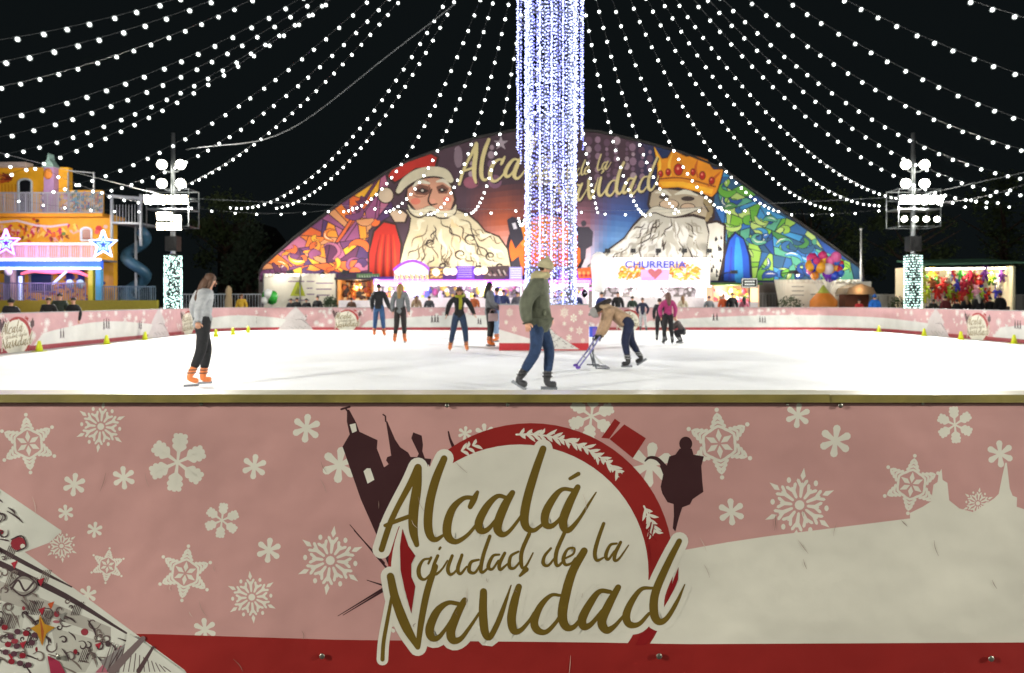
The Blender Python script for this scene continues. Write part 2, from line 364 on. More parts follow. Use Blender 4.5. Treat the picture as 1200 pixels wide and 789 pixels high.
def ballmotif(A, near=True):
    cut = lambda P: P
    # dark skyline behind the ball
    z = lambda x, y: (390 + x / 6.575, 465 + y / 6.575)
    A.poly([z(*p) for p in [(110,100),(126,100),(180,200),(205,270),(345,335),(340,400),(395,545),(430,520),(410,490),(420,465),(450,455),(410,190),(420,190),(480,330),(520,390),(580,430),(600,465),(650,465),(662,440),(605,320),(620,275),(685,300),(695,370),(690,420),(710,475),(760,480),(745,540),(700,590),(640,700),(500,1000),(520,1330),(440,1330),(330,1050),(215,789),(75,385),(130,290),(108,190)]], DARK)
    if near:
        A.poly([z(*p) for p in [(130,215),(175,205),(185,265),(150,280)]], CREAM)
        A.poly([z(*p) for p in [(237,575),(262,552),(290,552),(320,640),(268,670)]], CREAM)
        A.stroke([z(65,97), z(130,78)], 1.2, DARK, smooth=False); A.stroke([z(96,86), z(113,110)], 1, DARK, smooth=False)
        A.stroke([z(388,138), z(405,150), z(408,190)], .9, DARK, smooth=False)
        for a, b_ in (((410,615),(455,668)),((396,722),(452,688)),((430,680),(455,688)),((415,622),(450,660)),((402,721),(450,692))): A.stroke([a, b_], [.4, 1.3], DARK, smooth=False)
        A.stroke([(525.4,506),(528,516),(534,530)], [.8,1.4,2.4], DARK)
    # red bauble ring
    R = [(622 + 167 * math.sin(t), 663 - 167 * math.cos(t)) for t in [math.radians(d) for d in range(-145, 148, 5)]]
    A.poly(R, RED)
    z2 = lambda x, y: (690 + x / 4.93, 465 + y / 4.93)
    A.poly([z2(*p) for p in [(205,160),(330,240),(255,355),(120,245)]], RED)
    A.poly([z2(*p) for p in [(150,127),(182,150),(118,243),(72,238)]], RED)
    I = [(609 + 151 * math.sin(t), 672 - 151 * math.cos(t)) for t in [math.radians(d) for d in range(-150, 151, 5)]]
    A.poly(I, CREAM)
    if near:
        rnd = random.Random(4); Ls = A.L
        for sp, n in (((-4, 44), 17), ((62, 74), 5), ((-30, -22), 3), ((-48, -40), 3)):
            if sp[0] > -10:
                A.stroke([(616 + 157 * math.sin(math.radians(d)), 668 - 159 * math.cos(math.radians(d))) for d in np.linspace(sp[0], sp[1], 8)], 1.1, CREAM)
            for i in range(n):
                d = sp[0] + (sp[1] - sp[0]) * (i + .5) / n; a = math.radians(d)
                c = Vector((616 + 157 * math.sin(a), 668 - 159 * math.cos(a))); t = Vector((math.cos(a), math.sin(a))); nn = Vector((math.sin(a), -math.cos(a)))
                A.L = Ls + .4 * (i % 3)
                for sg in (-1, 1):
                    e = c + t * rnd.uniform(5, 12) + nn * sg * rnd.uniform(5, 10); m = (c + e) / 2 + t * 1.2
                    A.stroke([c, m, e], [.8, 1.9, .3], CREAM, sub=3, cap=2)
                    if rnd.random() < .6:
                        A.stroke([m, m + t * 3 + nn * sg * rnd.uniform(-3, 4)], [.9, .3], CREAM, smooth=False, cap=2)
        A.L = Ls + 3
    # statue silhouette
    A.poly([z2(*p) for p in [(525,300),(595,300),(605,335),(665,345),(650,400),(655,480),(662,550),(600,592),(585,622),(540,640),(520,700),(500,780),(485,760),(492,690),(490,620),(455,610),(425,560),(415,520),(430,450),(410,400),(430,385),(450,400),(465,345),(500,335)]], DARK)
    A.ell(z2(560,272), 7.6, 8.4, DARK)
    A.stroke([z2(325,372), z2(350,352), z2(395,360), z2(440,405)], [.8,1.6,2.2,2.6], DARK)
def letters(A, T=None, halo=8.0, gold=GOLD, hc=CREAM, sel=None, sub=6):
    q = A.T; A.T = T; LL = LETTERS if sel is None else [LETTERS[i] for i in sel]
    if halo:
        for p, r in LL: A.stroke(p, [x + halo if max(r) > 2.1 else x + halo * .62 for x in r], hc, sub=max(2, sub - 2), cap=8)
    for p, r in LL: A.stroke(p, [x * 1.18 + .15 for x in r], gold, sub=sub, cap=6 if sub > 3 else 3)
    A.T = q
def sketch_tree(A, near=True, bot=778):
    """white tree with pen drawings; its right edge as on the near boards, mirrored about u=-190"""
    half = [(-190,455),(-60,530),(0,573),(72.6,622.4),(58,636),(29,647),(216,785),(222,793)]
    L = [(-380 - x, y) for x, y in half[::-1][:-1]]
    A.poly(L + half, '#d5d6c8' if near else '#c9c2c0')
    rnd = random.Random(9); INK = '#4a3a3c'
    n = 230 if near else 26
    def inside(x, y): xm = abs(x + 190); return (y < 610 and xm < 190 + (y - 573) * 1.47 - 22) or (610 <= y < 655 and xm < 196) or (y >= 655 and xm < 219 + (y - 647) * 1.355 - 26)
    A.stroke([(-190, 640), (-60, 640), (60, 690), (148, 742)], [2, 3, 3.5, 1.2], INK); A.stroke([(-60, 610), (20, 655), (84, 688)], [1, 2.6, .8], INK)
    if near: A.strip(-60, 130, lambda u: 664 + (u + 40) * .42, lambda u: 690 + (u + 40) * .34, '#b0aca0', 12); A.poly([(-60,700),(30,712),(24,748),(-60,790)], '#c3c4b6'); A.poly([(60,735),(120,752),(100,788),(70,788)], '#bdbcae')
    k = 0
    while k < n:
        x = rnd.uniform(-60 if near else -380, 190); y = rnd.uniform(580, 782)
        if not inside(x, y): continue
        k += 1; t = rnd.random(); c = rnd.choice([INK, INK, '#6a5a58', '#7d7068'])
        if t < .40:
            r = rnd.uniform(2.5, 9); a0 = rnd.uniform(0, 6); A.stroke([(x + r * (1 - .12 * i) * math.cos(a0 + i * .9), y + r * (1 - .12 * i) * math.sin(a0 + i * .9)) for i in range(7)], [.4, 1.0, .5], c, sub=3, cap=2)
        elif t < .75:
            a = rnd.uniform(.2, 1.2); l = rnd.uniform(8, 26); A.stroke([(x, y), (x + l * .5 * math.cos(a) + 2, y + l * .5 * math.sin(a)), (x + l * math.cos(a), y + l * math.sin(a))], [.4, 1.1, .3], c, sub=3, cap=2)
        elif t < .84:
            for i in range(5): A.stroke([(x + i * 2.2, y), (x + i * 2.2 + 6, y - 16)], .45, c, smooth=False, cap=0)
        elif t < .93: A.ell((x, y), rnd.uniform(1.5, 5), rnd.uniform(1.5, 5), rnd.choice(['#8a2430', '#9a3a44', '#b06a70', INK]), n=9)
        else: A.poly([(x, y), (x + 8, y - 3), (x + 4, y + 7)], rnd.choice(['#c4572f', '#a82c3a', '#8d8c84']))
    if near:
        A.ell((22, 637), 9, 8, '#96303a', n=12); A.ell((27, 640), 3, 3, CREAM, n=8); A.stroke([(14,632),(26,628),(31,640),(20,646)], .8, INK)
        A.ell((28, 686), 17, 11, '#8f8a80', n=18); A.ell((28, 686), 12, 7.5, '#c9c8ba', n=16); A.stroke([(14,690),(22,680),(30,692),(40,682)], 1.2, INK); A.stroke([(12,686),(28,674),(44,686),(28,698),(13,688)], .9, INK)
        A.poly([(47,720),(53,731),(65,735),(55,742),(50,757),(44,742),(36,736),(46,731)], '#bd8a2b'); A.poly([(47,720),(52,740),(50,757)], '#a8582c')
        A.poly([(56,768),(70,775),(78,790),(60,790)], '#a2304a'); A.poly([(112,788),(142,756),(148,760),(128,788)], '#b66a78'); A.poly([(118,775),(160,745),(168,752),(140,788),(128,788)], '#8c8682')
        for i in range(9): A.stroke([(126 + i * 4.6, 786 - i * 1), (140 + i * 3.6, 762 - i * 1.2)], .6, INK, smooth=False, cap=0)
        for i in range(12): A.stroke([(150 + i * 5, 786), (158 + i * 4.4, 766 + i * 1.2)], .5, '#7d7068', smooth=False, cap=0)
        for i in range(14): A.ell((6 + (i * 7) % 38, 735 + (i * 11) % 46), 4, 3.5, '#5b3a44' if i % 3 else '#8a2430', n=8)
    else:
        for i in range(10): A.ell((-330 + i * 40, 740 + (i % 3) * 12), 12, 8, '#8b8a85', n=8)
def silhouette_group(A, u, v, n, s=1.0, seed=1):
    r = random.Random(seed)
    for i in range(n):
        x = u + i * 26 * s + r.uniform(-4, 4); y = v + r.uniform(-6, 6)
        A.stroke([(x, y - 46 * s), (x + 2, y - 26 * s)], [6 * s, 7 * s], '#35262b', smooth=False, cap=3)
        A.stroke([(x + 1, y - 26 * s), (x - 6 * s, y)], [5 * s, 3 * s], '#35262b', smooth=False, cap=2); A.stroke([(x + 2, y - 26 * s), (x + 8 * s, y)], [5 * s, 3 * s], '#35262b', smooth=False, cap=2)
        A.ell((x + 1, y - 58 * s), 5 * s, 6 * s, '#35262b', n=7)

# ================================================================ NEAR BOARDS
rail_m = mat('aged_rail_paint', '#8b7f3c', .5, noise=.45, nscale=7, bump=.002, bscale=40)
board_m = mat('white_board', '#b9bab4', .6)
nb = empty('rink_barrier', (0, 2.3, 0), 'near rink board with big snowflake banner and gold lettering, its rail across the photo', 'barrier', 'rink barrier boards')
def nmap(u, v, d): return Vector(((u - 600) * PX, 2.3 - d, CZ + (HY - v) * PX))
A = Art(nmap, 6e-6)
A.strip(-420, 1700, 471, 792, PINK, 60)
A.L = 2
for f in FLAKES: A.L = 2 + (FLAKES.index(f) % 2) * .1; flake(A, *f, rot=.12 if FLAKES.index(f) % 3 else -.08)
rr = random.Random(2)
for i in range(26):
    x = rr.choice([rr.uniform(-400, -220), rr.uniform(1230, 1690)]); A.L = 2; flake(A, x, rr.uniform(485, 560), rr.uniform(12, 36), rr.choice('ABCD'))
A.L = 7
def hill(u): return float(np.interp(u, [700, 800, 850, 900, 1000, 1080, 1300, 1500, 1700], [655, 645, 636, 628.5, 616, 606, 594, 590, 596]))
A.strip(640, 1700, hill, 790, CREAM, 60)
zc = lambda x, y: (800 + x / 2.3275, 450 + y / 2.3275)
A.poly([zc(*p) for p in [(620,352),(655,335),(678,320),(684,275),(695,268),(698,245),(706,232),(709,262),(722,270),(727,318),(755,340),(800,352),(800,380),(620,380)]], CREAM)
A.poly([zc(*p) for p in [(790,352),(850,312),(862,300),(872,250),(880,215),(884,215),(892,285),(900,305),(912,310),(911,335),(940,345),(1000,350),(1000,380),(790,380)]], CREAM)
ballmotif(A)
A.strip(-420, 1700, lambda u: float(np.interp(u, [-420, 175, 400, 700, 800, 1200, 1700], [742, 743, 750, 753, 755, 753, 750])), 792, RED, 60)
L9 = A.L; sketch_tree(A); A.poly([(150,742),(168,752),(219,789),(140,789)], '#d5d6c8')
for i in range(14): A.stroke([(120 + i * 6.2, 787), (132 + i * 4.6, 752 + i * 2.2)], .55, '#6a5a58', smooth=False, cap=0)
A.stroke([(163,786),(180,758)], [3,1.5], '#5a4646'); A.stroke([(132,786),(168,748)], [5,3], '#7a6a68')
A.L = L9 + 1; letters(A)
z5 = lambda x, y: (680 + x / 4.93, 600 + y / 4.93)
for P in ([(471.6,619.7),(478.7,640),(486.7,651.3),(482,661),(482,676),(486.7,687),(482,719),(474,690),(469.5,668),(468.7,640)], [z5(*p) for p in [(567,318),(565,390),(540,450),(503,518),(520,440)]], [z5(*p) for p in [(405,672),(442,690),(378,768),(320,770),(345,712)]], [z5(*p) for p in [(400,180),(412,330),(405,270),(392,205)]]): A.poly(P, '#8d1c1e')
for a, b_ in (((345,50),(380,100)),((360,80),(440,165)),((410,60),(385,175)),((425,75),(410,150))): A.stroke([z5(*a), z5(*b_)], [.7, 1.4, .5], '#8d1c1e', sub=2)
A.build('banner_print', vinyl, nb)
g = MB(); g.bx(-3.0, 3.2, 2.301, 2.36, 0, .924); g.build('board', board_m, nb)
g = MB(); XJ = (970 - 600) * PX
g.bx(-3.0, XJ - .001, 2.283, 2.392, .925, .951); g.build('top_rail', rail_m, nb)
g = MB(); g.bx(XJ + .001, 3.2, 2.286, 2.390, .924, .9495); g.build('top_rail', rail_m, nb)
g = MB(); g.bx(-3, XJ - .002, 2.2835, 2.391, .9512, .953); g.bx(XJ + .002, 3.2, 2.2865, 2.389, .9497, .9515); g.build('rail_cap', mat('pale_rail_top', '#cfcab0', .35, noise=.25, nscale=6), nb)  # pale top face of the rail, lighter than its olive front
A = Art(nmap, 6e-6); A.L = 260; rs_ = random.Random(12)           # scuffs and fine scratches on the vinyl
for k in range(34):
    x, y = rs_.uniform(10, 1190), rs_.uniform(490, 775); a = rs_.gauss(1.4, .5); l = rs_.uniform(5, 26)
    A.L = 260 + k; A.stroke([(x, y), (x + l * .5 * math.cos(a) + rs_.uniform(-2, 2), y + l * .5 * math.sin(a)), (x + l * math.cos(a), y + l * math.sin(a))], [.1, rs_.uniform(.2, .45), .1], rs_.choice(['#cdbfae', '#a89488', '#8a7468']), sub=3, cap=0)
A.build('scuff_marks', vinyl, nb)
g = MB(); g.smooth = True
for px, py, r in ((378, 768, 3.4), (772, 768, 3.6), (1160, 771, 3.6), (524, 475, 2.6), (595, 474, 2.4), (237, 473, 2.4), (984, 475, 3), (922, 474, 1.8), (1080, 473, 1.8), (70, 769, 3.2)):
    g.ball(nmap(px, py, .007), (r * PX, .0035, r * PX), 10, 6)
g.build('rivet', mat('dull_steel_rivet', '#8d8d80', .4, metal=.8), nb)

# ================================================================ FAR BOARDS along the rink edge
path = [(XL, YN)] + arc(XL + RL, YF - RL, RL, PI, PI / 2, 10) + arc(XR - RR, YF - RR, RR, PI / 2, 0, 10) + [(XR, YN)]
seg = [0]
for i in range(1, len(path)): seg.append(seg[-1] + math.dist(path[i], path[i - 1]))
STOT = seg[-1]
def pathpt(s):
    s = min(max(s, 0), STOT - 1e-6)
    for i in range(1, len(seg)):
        if s <= seg[i]:
            t = (s - seg[i - 1]) / (seg[i] - seg[i - 1]); a = Vector(path[i - 1]); b = Vector(path[i]); d = (b - a).normalized()
            return a + (b - a) * t, Vector((d.y, -d.x))      # point, inward normal (towards the ice)
FEAT = [14.1, 22.8, 30.0, 41.6, 57.2, 66]       # arc positions of the bauble logo
cuts = [0, 9.6, 17.2, 24.9, 31.6, 38.6, 45.6, 52.6, 59.6, 67, STOT]
BL = ['pink board by the left end of the ice, mostly out of frame', 'pink board with the leftmost round logo, in front of the yellow funhouse', 'pink board before the left light mast, with a white hill', 'pink board curving round the far left corner of the ice',
      'pink board behind the two skaters in dark and grey coats', 'pink board with a pale hill behind the tower enclosure', 'pink board behind the woman in the magenta jumper', 'pink board curving round the far right corner of the ice',
      'pink board with the rightmost round logo, in front of the prize stall', 'pink board along the right end of the ice, out of frame']
def hillf(s):
    for a, b in zip([5.4] + FEAT, FEAT + [75]):
        if a + .7 <= s <= b - 2.1:
            t = (s - a - .7) / (b - 2.1 - a - .7); return 660 - 85 * math.sin(min(1, t * 2.1) * PI / 2) * (1 if t < .5 else 1 - .9 * ((t - .5) / .5) ** 1.5)
    return 755
for ci in range(len(cuts) - 1):
    s0, s1 = cuts[ci], cuts[ci + 1]; mid = (s0 + s1) / 2; p0, _ = pathpt(mid)
    rb = empty('rink_barrier', (p0.x, p0.y, 0), BL[ci], 'barrier', 'rink barrier boards')
    def fmap(u, v, d, s_=0):
        p, n = pathpt(u * PX); p = p + n * d; return Vector((p.x, p.y, CZ + (HY - v) * PX))
    A = Art(fmap, 6e-5); U0, U1 = s0 / PX, s1 / PX; nn = max(8, int((s1 - s0) / .35))
    A.strip(U0, U1, 465, 792, '#c59a9b', nn)
    rr = random.Random(50 + ci)
    for k in range(int((s1 - s0) * 9)):
        A.L = 2 + (k % 5) * .2; r = rr.choice([10, 14, 20, 30, 38])
        flake(A, rr.uniform(U0 + 30, U1 - 30), rr.uniform(485, 735), r, rr.choice('AB'), lo=True, col='#dcd9d4', rot=rr.random())
    A.L = 8
    if 2 < s0 + 9 : A.strip(U0, U1, lambda u: hillf(u * PX), 756, '#d7d8d2', nn)
    for fs in FEAT:
        for k in range(3):
            sx = fs + 1.6 + k * 1.9
            if s0 < sx < s1 - .2: silhouette_group(A, sx / PX, 650 + 30 * ((k * 7 + int(fs)) % 3), 2 + (k + int(fs)) % 2, 1.35 + .3 * (k % 2), int(sx * 9))
    A.strip(U0, U1, 750, 792, '#8f2c34', nn)
    for fs in FEAT:
        if s0 <= fs < s1:
            du = fs / PX - 615
            A.T = lambda u, v, du=du: (u + du, v)
            A.T = lambda u, v, du=du: ((u + 190) * .62 - 120 + du, v); sketch_tree(A, near=False); A.T = lambda u, v, du=du: (u + du, v)
            ballmotif(A, near=False)
            q = A.T
            letters(A, T=q, sub=2); A.T = None
    A.build('banner_print', vinyl, rb)
    sub = [s0] + [s for s in seg if s0 < s < s1] + [s1]
    for nm, m, dn, df, z0, z1 in (('board', board_m, -.002, -.05, 0, .93), ('top_rail', mat('grey_rail', '#8f9292', .4), .014, -.07, .931, .95)):
        V = []; Fs = []
        for i, s in enumerate(sub):
            p, n = pathpt(s + (1e-4 if i == 0 else -1e-4))
            for d, z in ((dn, z0), (dn, z1), (df, z1), (df, z0)): q = p + n * d; V.append((q.x, q.y, z))
            if i:
                o = 4 * i
                for k in range(4): Fs.append((o - 4 + k, o - 4 + (k + 1) % 4, o + (k + 1) % 4, o + k))
        Fs += [(0, 1, 2, 3), tuple(4 * (len(sub) - 1) + k for k in (3, 2, 1, 0))]
        MB().raw(V, Fs).build(nm, m, rb)

# ================================================================ ENCLOSURE round the tower foot
en = empty('tower_enclosure', (.79, 18.0, 0), 'pink snowflake board box in the middle of the ice, around the lit tower', 'barrier')
EX0, EX1, EY0, EY1, EH = W(585, 0, 16.9).x, W(690, 0, 16.9).x, 16.9, 19.1, 1.13
kx = (EX1 - EX0) / 770; kz = EH / 325
for side in range(4):
    def emap(u, v, d, side=side):
        z = (792 - v) * kz; t = u / 770
        if side == 0: return Vector((EX0 + (EX1 - EX0) * t, EY0 - d, z))
        if side == 1: return Vector((EX1 + d, EY0 + (EY1 - EY0) * t, z))
        if side == 2: return Vector((EX1 - (EX1 - EX0) * t, EY1 + d, z))
        return Vector((EX0 - d, EY1 - (EY1 - EY0) * t, z))
    A = Art(emap, 6e-5); A.strip(0, 770, 468, 791, '#c59a9b', 4)
    rr = random.Random(60 + side)
    for k, (x, y, r, t) in enumerate([(90,520,36,'B'),(60,590,16,'D'),(130,640,26,'A'),(200,540,18,'D'),(250,600,30,'B'),(560,520,44,'B'),(640,560,30,'C'),(700,520,20,'D'),(620,640,18,'D'),(690,650,32,'A'),(560,600,16,'D'),(740,590,15,'D'),(600,700,24,'D'),(720,720,22,'B'),(400,530,24,'A'),(330,500,15,'D')]):
        A.L = 2 + (k % 2) * .1; flake(A, x, y, r, t)
    A.L = 8; A.strip(0, 520, lambda u: 640 + u * .25, 770, '#dedbd6', 6); A.strip(0, 770, 738, 791, '#b02c34', 3)
    q = lambda u, v: (u + 520 - 100, v - 8); A.T = q
    A.poly([(-60, 600), (20, 640), (60, 680), (270, 790), (-60, 790)], '#c9c8c2')
    rr = random.Random(3)
    for k in range(45):
        y = rr.uniform(650, 785); x = rr.uniform(-55, 20 + (y - 650) * 1.5)
        A.stroke([(x, y), (x + rr.uniform(6, 24), y + rr.uniform(-8, 10)), (x + rr.uniform(10, 30), y + rr.uniform(-14, 14))], [.8, 2, .8], '#5f5556', sub=2, cap=0)
    A.T = None
    A.build('banner_print', vinyl, en)
g = MB(); g.bx(EX0 + .002, EX1 - .002, EY0 + .002, EY0 + .05, 0, EH); g.bx(EX0 + .002, EX1 - .002, EY1 - .05, EY1 - .002, 0, EH)
g.bx(EX0 + .002, EX0 + .05, EY0 + .052, EY1 - .052, 0, EH); g.bx(EX1 - .05, EX1 - .002, EY0 + .052, EY1 - .052, 0, EH); g.build('board', board_m, en)
g = MB(); g.bx(EX0 - .01, EX1 + .01, EY0 - .01, EY0 + .06, EH + .002, EH + .022); g.bx(EX0 - .01, EX1 + .01, EY1 - .06, EY1 + .01, EH + .002, EH + .022); g.build('top_rail', mat('grey_rail'), en)
# ================================================================ LIT TOWER
led_blue = mat('blue_white_led', (.50, .56, 1.0), .5, emit=5.0, noise=0, sample=False)
led_viol = mat('violet_led', (.28, .30, 1.0), .5, emit=4.5, noise=0, sample=False)
steel = mat('galvanised_steel', '#8d9194', .4, metal=.8, noise=.2, nscale=15)
dark_steel = mat('dark_steel', '#3b3d42', .5, metal=.5)
TX, TY, TZ = 1.01, 18.1, 14.3
tw = empty('light_tower', (TX, TY, 0), 'tall lattice tower wrapped in blue white light strands rising out of the frame', 'tower')
HW = .56
for sx in (-1, 1):
    for sy in (-1, 1):
        g = MB(); g.tube([(TX + sx * HW, TY + sy * HW, 0), (TX + sx * HW, TY + sy * HW, TZ)], .04, 6); g.build('leg', steel, tw)
g = MB()
for k in range(24):
    z = .3 + k * .6
    for a, b_ in (((-1, -1), (1, -1)), ((1, -1), (1, 1)), ((1, 1), (-1, 1)), ((-1, 1), (-1, -1))):
        g.bar((TX + a[0] * HW, TY + a[1] * HW, z), (TX + b_[0] * HW, TY + b_[1] * HW, z), .03)
        if z + .6 < TZ: g.bar((TX + a[0] * HW, TY + a[1] * HW, z), (TX + b_[0] * HW, TY + b_[1] * HW, z + .6), .022)
for sx in (-.16, .16): g.bar((TX + sx, TY - HW - .02, .2), (TX + sx, TY - HW - .02, TZ), .03)
for k in range(45): g.bar((TX - .16, TY - HW - .02, .4 + k * .3), (TX + .16, TY - HW - .02, .4 + k * .3), .02)
g.build('lattice', steel, tw)
rnd = random.Random(7)
def strand(name, x, y, z0, z1, step, r, m, jit, n=1):
    g = MB(); g.tube([(x, y, z0), (x, y, z1)], .006, 4, caps=False); nf = len(g.f)
    g.cur = 1; z = z0
    while z < z1:
        g.octa((x + rnd.gauss(0, jit), y + rnd.gauss(0, jit), z), r * rnd.uniform(.75, 1.2)); z += step * rnd.uniform(.7, 1.3)
    return g.build(name, [mat('strand_wire', '#2b2b34', .6), m], tw)
for sx in (-1, 1):                       # bright corner strands
    for sy in (-1, 1):
        for j in range(2): strand('light_strand', TX + sx * (HW + .02 + .05 * j), TY + sy * (HW + .05), .25, TZ, .055, .024, led_blue, .014)
for i in range(15):                       # faces
    t = -1 + (i + .5) * 2 / 15
    bright = i in (3, 7, 11)
    strand('light_strand', TX + t * HW, TY - HW - .06, .9 + rnd.random() * .3, TZ, .055 if bright else .10, .026 if bright else .019, led_blue if bright or rnd.random() < .4 else led_viol, .008)
for i in range(5):
    t = -1 + (i + .5) * 2 / 5
    strand('light_strand', TX + t * HW, TY + HW + .06, .9, TZ, .16, .017, led_viol, .008)
    for sx in (-1, 1): strand('light_strand', TX + sx * (HW + .06), TY + t * HW, .9, TZ, .15, .017, led_viol, .008)
# ladder pattern of short lit bars in the middle bay
g = MB()
for k in range(60):
    z = 4.2 + k * .165
    if (k // 4) % 2: continue
    for j in range(5): g.octa((TX - .13 + j * .065, TY - HW - .09, z + rnd.uniform(-.02, .02)), .017)
g.build('light_bars', led_blue, tw)['kind'] = 'stuff'
for k in range(13):                      # short hanging tufts that glow near the foot of the tower
    z = 2 + k * .42
    g = MB()
    for j in range(14): g.octa((TX + rnd.uniform(-.5, .5), TY - HW - .08, z + rnd.uniform(-.2, .2)), .016)
    g.build('light_cluster', led_viol if k % 2 else led_blue, tw)
# wide hanging curtain on the upper part
RC = .87
for i in range(26):
    a = 2 * PI * i / 26; x, y = TX + RC * math.cos(a), TY + RC * .85 * math.sin(a)
    zb = 4.75 + .55 * abs(math.sin(a * 2.5)) + (.5 if math.cos(a) > .5 else 0)
    strand('light_strand', x, y, zb, TZ - .3, .06 if abs(math.cos(a)) > .9 else .085, .019, led_blue if i % 3 else led_viol, .008)
g = MB()
for z in (5.9, 8.6, 11.2, 14):
    g = MB()
    P = [(TX + RC * math.cos(2 * PI * i / 20), TY + RC * .85 * math.sin(2 * PI * i / 20), z) for i in range(21)]
    g.tube(P, .02, 5, caps=False)
    for a in (0, PI / 2, PI, 1.5 * PI): g.bar((TX, TY, z), (TX + RC * math.cos(a), TY + RC * .85 * math.sin(a), z), .03)
    g.build('hoop', steel, tw)

# ================================================================ FESTOON STRINGS
bulb_m = mat('lit_bulb', (.97, 1.0, .95), .5, emit=BULB_L, noise=0)
glow_m = bpy.data.materials.new('bulb_halo_shell'); glow_m.use_nodes = True; nn_ = glow_m.node_tree.nodes; nn_.clear()  # see-through glowing shell that imitates a halo round each bulb
o_ = nn_.new('ShaderNodeOutputMaterial'); mx_ = nn_.new('ShaderNodeMixShader'); tr_ = nn_.new('ShaderNodeBsdfTransparent'); em_ = nn_.new('ShaderNodeEmission')
em_.inputs[0].default_value = (.9, 1, .95, 1); em_.inputs[1].default_value = 1.5; mx_.inputs[0].default_value = .28
for a_, b_ in ((tr_.outputs[0], mx_.inputs[1]), (em_.outputs[0], mx_.inputs[2]), (mx_.outputs[0], o_.inputs[0])): glow_m.node_tree.links.new(a_, b_)
glow_m.cycles.emission_sampling = 'NONE'
wire_m = mat('black_wire', '#26282a', .6, noise=0)
g = MB(); g.smooth = True
bm_src = None
def make_bulb():
    g = MB(); g.ball((0, 0, 0), .030, 6, 4); g.cur = 1; g.ball((0, 0, 0), .055, 8, 6); me_ob = g.build('bulb', [bulb_m, glow_m]); me = me_ob.data; bpy.data.objects.remove(me_ob); return me
BULB = make_bulb()
SRC_T = Vector((TX, TY, TZ))
STR = {'S1': [-12.32, 29.5, 5.29, 3.0], 'S2': [-10.21, 29.5, 5.25, 2.4], 'S3': [-7.3, 29.5, 5.11, 2.6], 'S4': [-5.57, 29.5, 5.07, 2.6], 'S5': [-3.69, 29.5, 4.99, 2.8], 'S6': [-1.81, 29.5, 5.03, 2.6], 'S7': [0.26, 29.5, 4.96, 4.0], 'S8': [3.76, 29.5, 4.92, 1.8], 'S9': [5.79, 29.5, 4.92, 2.4], 'S10': [7.26, 29.5, 5.07, 2.2], 'S11': [9.4, 29.5, 5.07, 2.4], 'S12': [11.69, 29.5, 5.07, 2.4], 'S13': [13.75, 29.5, 5.22, 2.4], 'S14': [15.86, 29.5, 5.36, 2.6], 'S15': [16.7, 29.5, 5.66, 2.2], 'S16': [16.6, 23.25, 4.6, 2.6], 'S17': [16.6, 21.75, 4.6, 2.4], 'S18': [16.6, 21.0, 4.9, 2.2], 'S19': [16.6, 19.5, 5.2, 2.0], 'S20': [16.6, 16.5, 4.6, 1.8], 'S21': [16.6, 14.25, 4.6, 1.6], 'S22': [16.6, 12.0, 4.6, 1.2], 'L1': [-14.2, 21.0, 4.6, 1.8], 'L2': [-14.2, 23.25, 4.9, 2.0], 'L3': [-14.2, 28.5, 5.8, 1.6], 'L4': [-14.2, 18.75, 4.6, 1.4], 'L5': [-14.2, 16.5, 4.9, 1.8], 'L6': [-14.2, 14.25, 4.6, 2.0], 'L55': [-14.2, 18.75, 5.2, 1.6], 'L7': [-14.2, 16.5, 6.1, 1.4], 'L8': [-14.2, 12.0, 4.9, 1.8], 'L9': [-14.2, 12.0, 5.5, 1.8],
 'L10': [-14.2, 9.0, 5.2, 1.8], 'L11': [-14.2, 6.2, 5.2, 1.8], 'L12': [-14.2, 3.2, 5.2, 1.8], 'L13': [-14.2, 0.2, 5.2, 1.8], 'R23': [16.6, 9.6, 5.0, 1.3], 'R24': [16.6, 6.6, 5.0, 1.5], 'R25': [16.6, 3.4, 5.0, 1.6], 'R26': [16.6, .2, 5.0, 1.6]}
for i, x in enumerate((-11, -7.5, -4, 0.5, 4.5, 8.5, 12.5)): STR['N%d' % i] = [x, -2.0, 5.3, 1.6]
LAB = {'S': 'string of round white bulbs swooping from the tower top to the far rope', 'L': 'string of round white bulbs fanning from the tower top to the left side', 'R': 'string of round white bulbs fanning from the tower top to the right side', 'N': 'string of round white bulbs running from the tower top over the camera'}
def festoon(pts, gap, label, group, name='string_lights', jit=.04, skip=0):
    o = MB(); o.tube(pts, .005, 4, caps=False); p0 = Vector(pts[0])
    root = empty(name, p0); ob = o.build('wire', wire_m, root)
    tag(root, label, 'string lights', group)
    d = [0]
    for i in range(1, len(pts)): d.append(d[-1] + (Vector(pts[i]) - Vector(pts[i - 1])).length)
    s = gap * .5; n = 0
    while s < d[-1] and n < 99:
        i = next(k for k in range(1, len(d)) if d[k] >= s); t = (s - d[i - 1]) / (d[i] - d[i - 1])
        q = Vector(pts[i - 1]).lerp(Vector(pts[i]), t)
        b_ = bpy.data.objects.new('bulb', BULB); COL.objects.link(b_); b_.parent = root; b_.location = q - p0 + Vector((0, 0, -.05)); n += 1
        s += gap * (1 + rnd.uniform(-jit, jit) * 3)
    return root
FARENDS = []
for k, (x, y, z, sg) in STR.items():
    E = Vector((x, y, z)); d = (E - SRC_T); d.z = 0; d.normalize(); T0 = SRC_T + d * .25
    pts = [T0 + (E - T0) * t + Vector((0, 0, -4 * sg * t * (1 - t))) for t in [i / 26 for i in range(27)]]
    kk = 'S' if (k[0] == 'S' and int(k[1:]) <= 15) else 'R' if k[0] in 'SR' else k[0]
    festoon(pts, .47, LAB[kk], 'festoon strings from the tower')
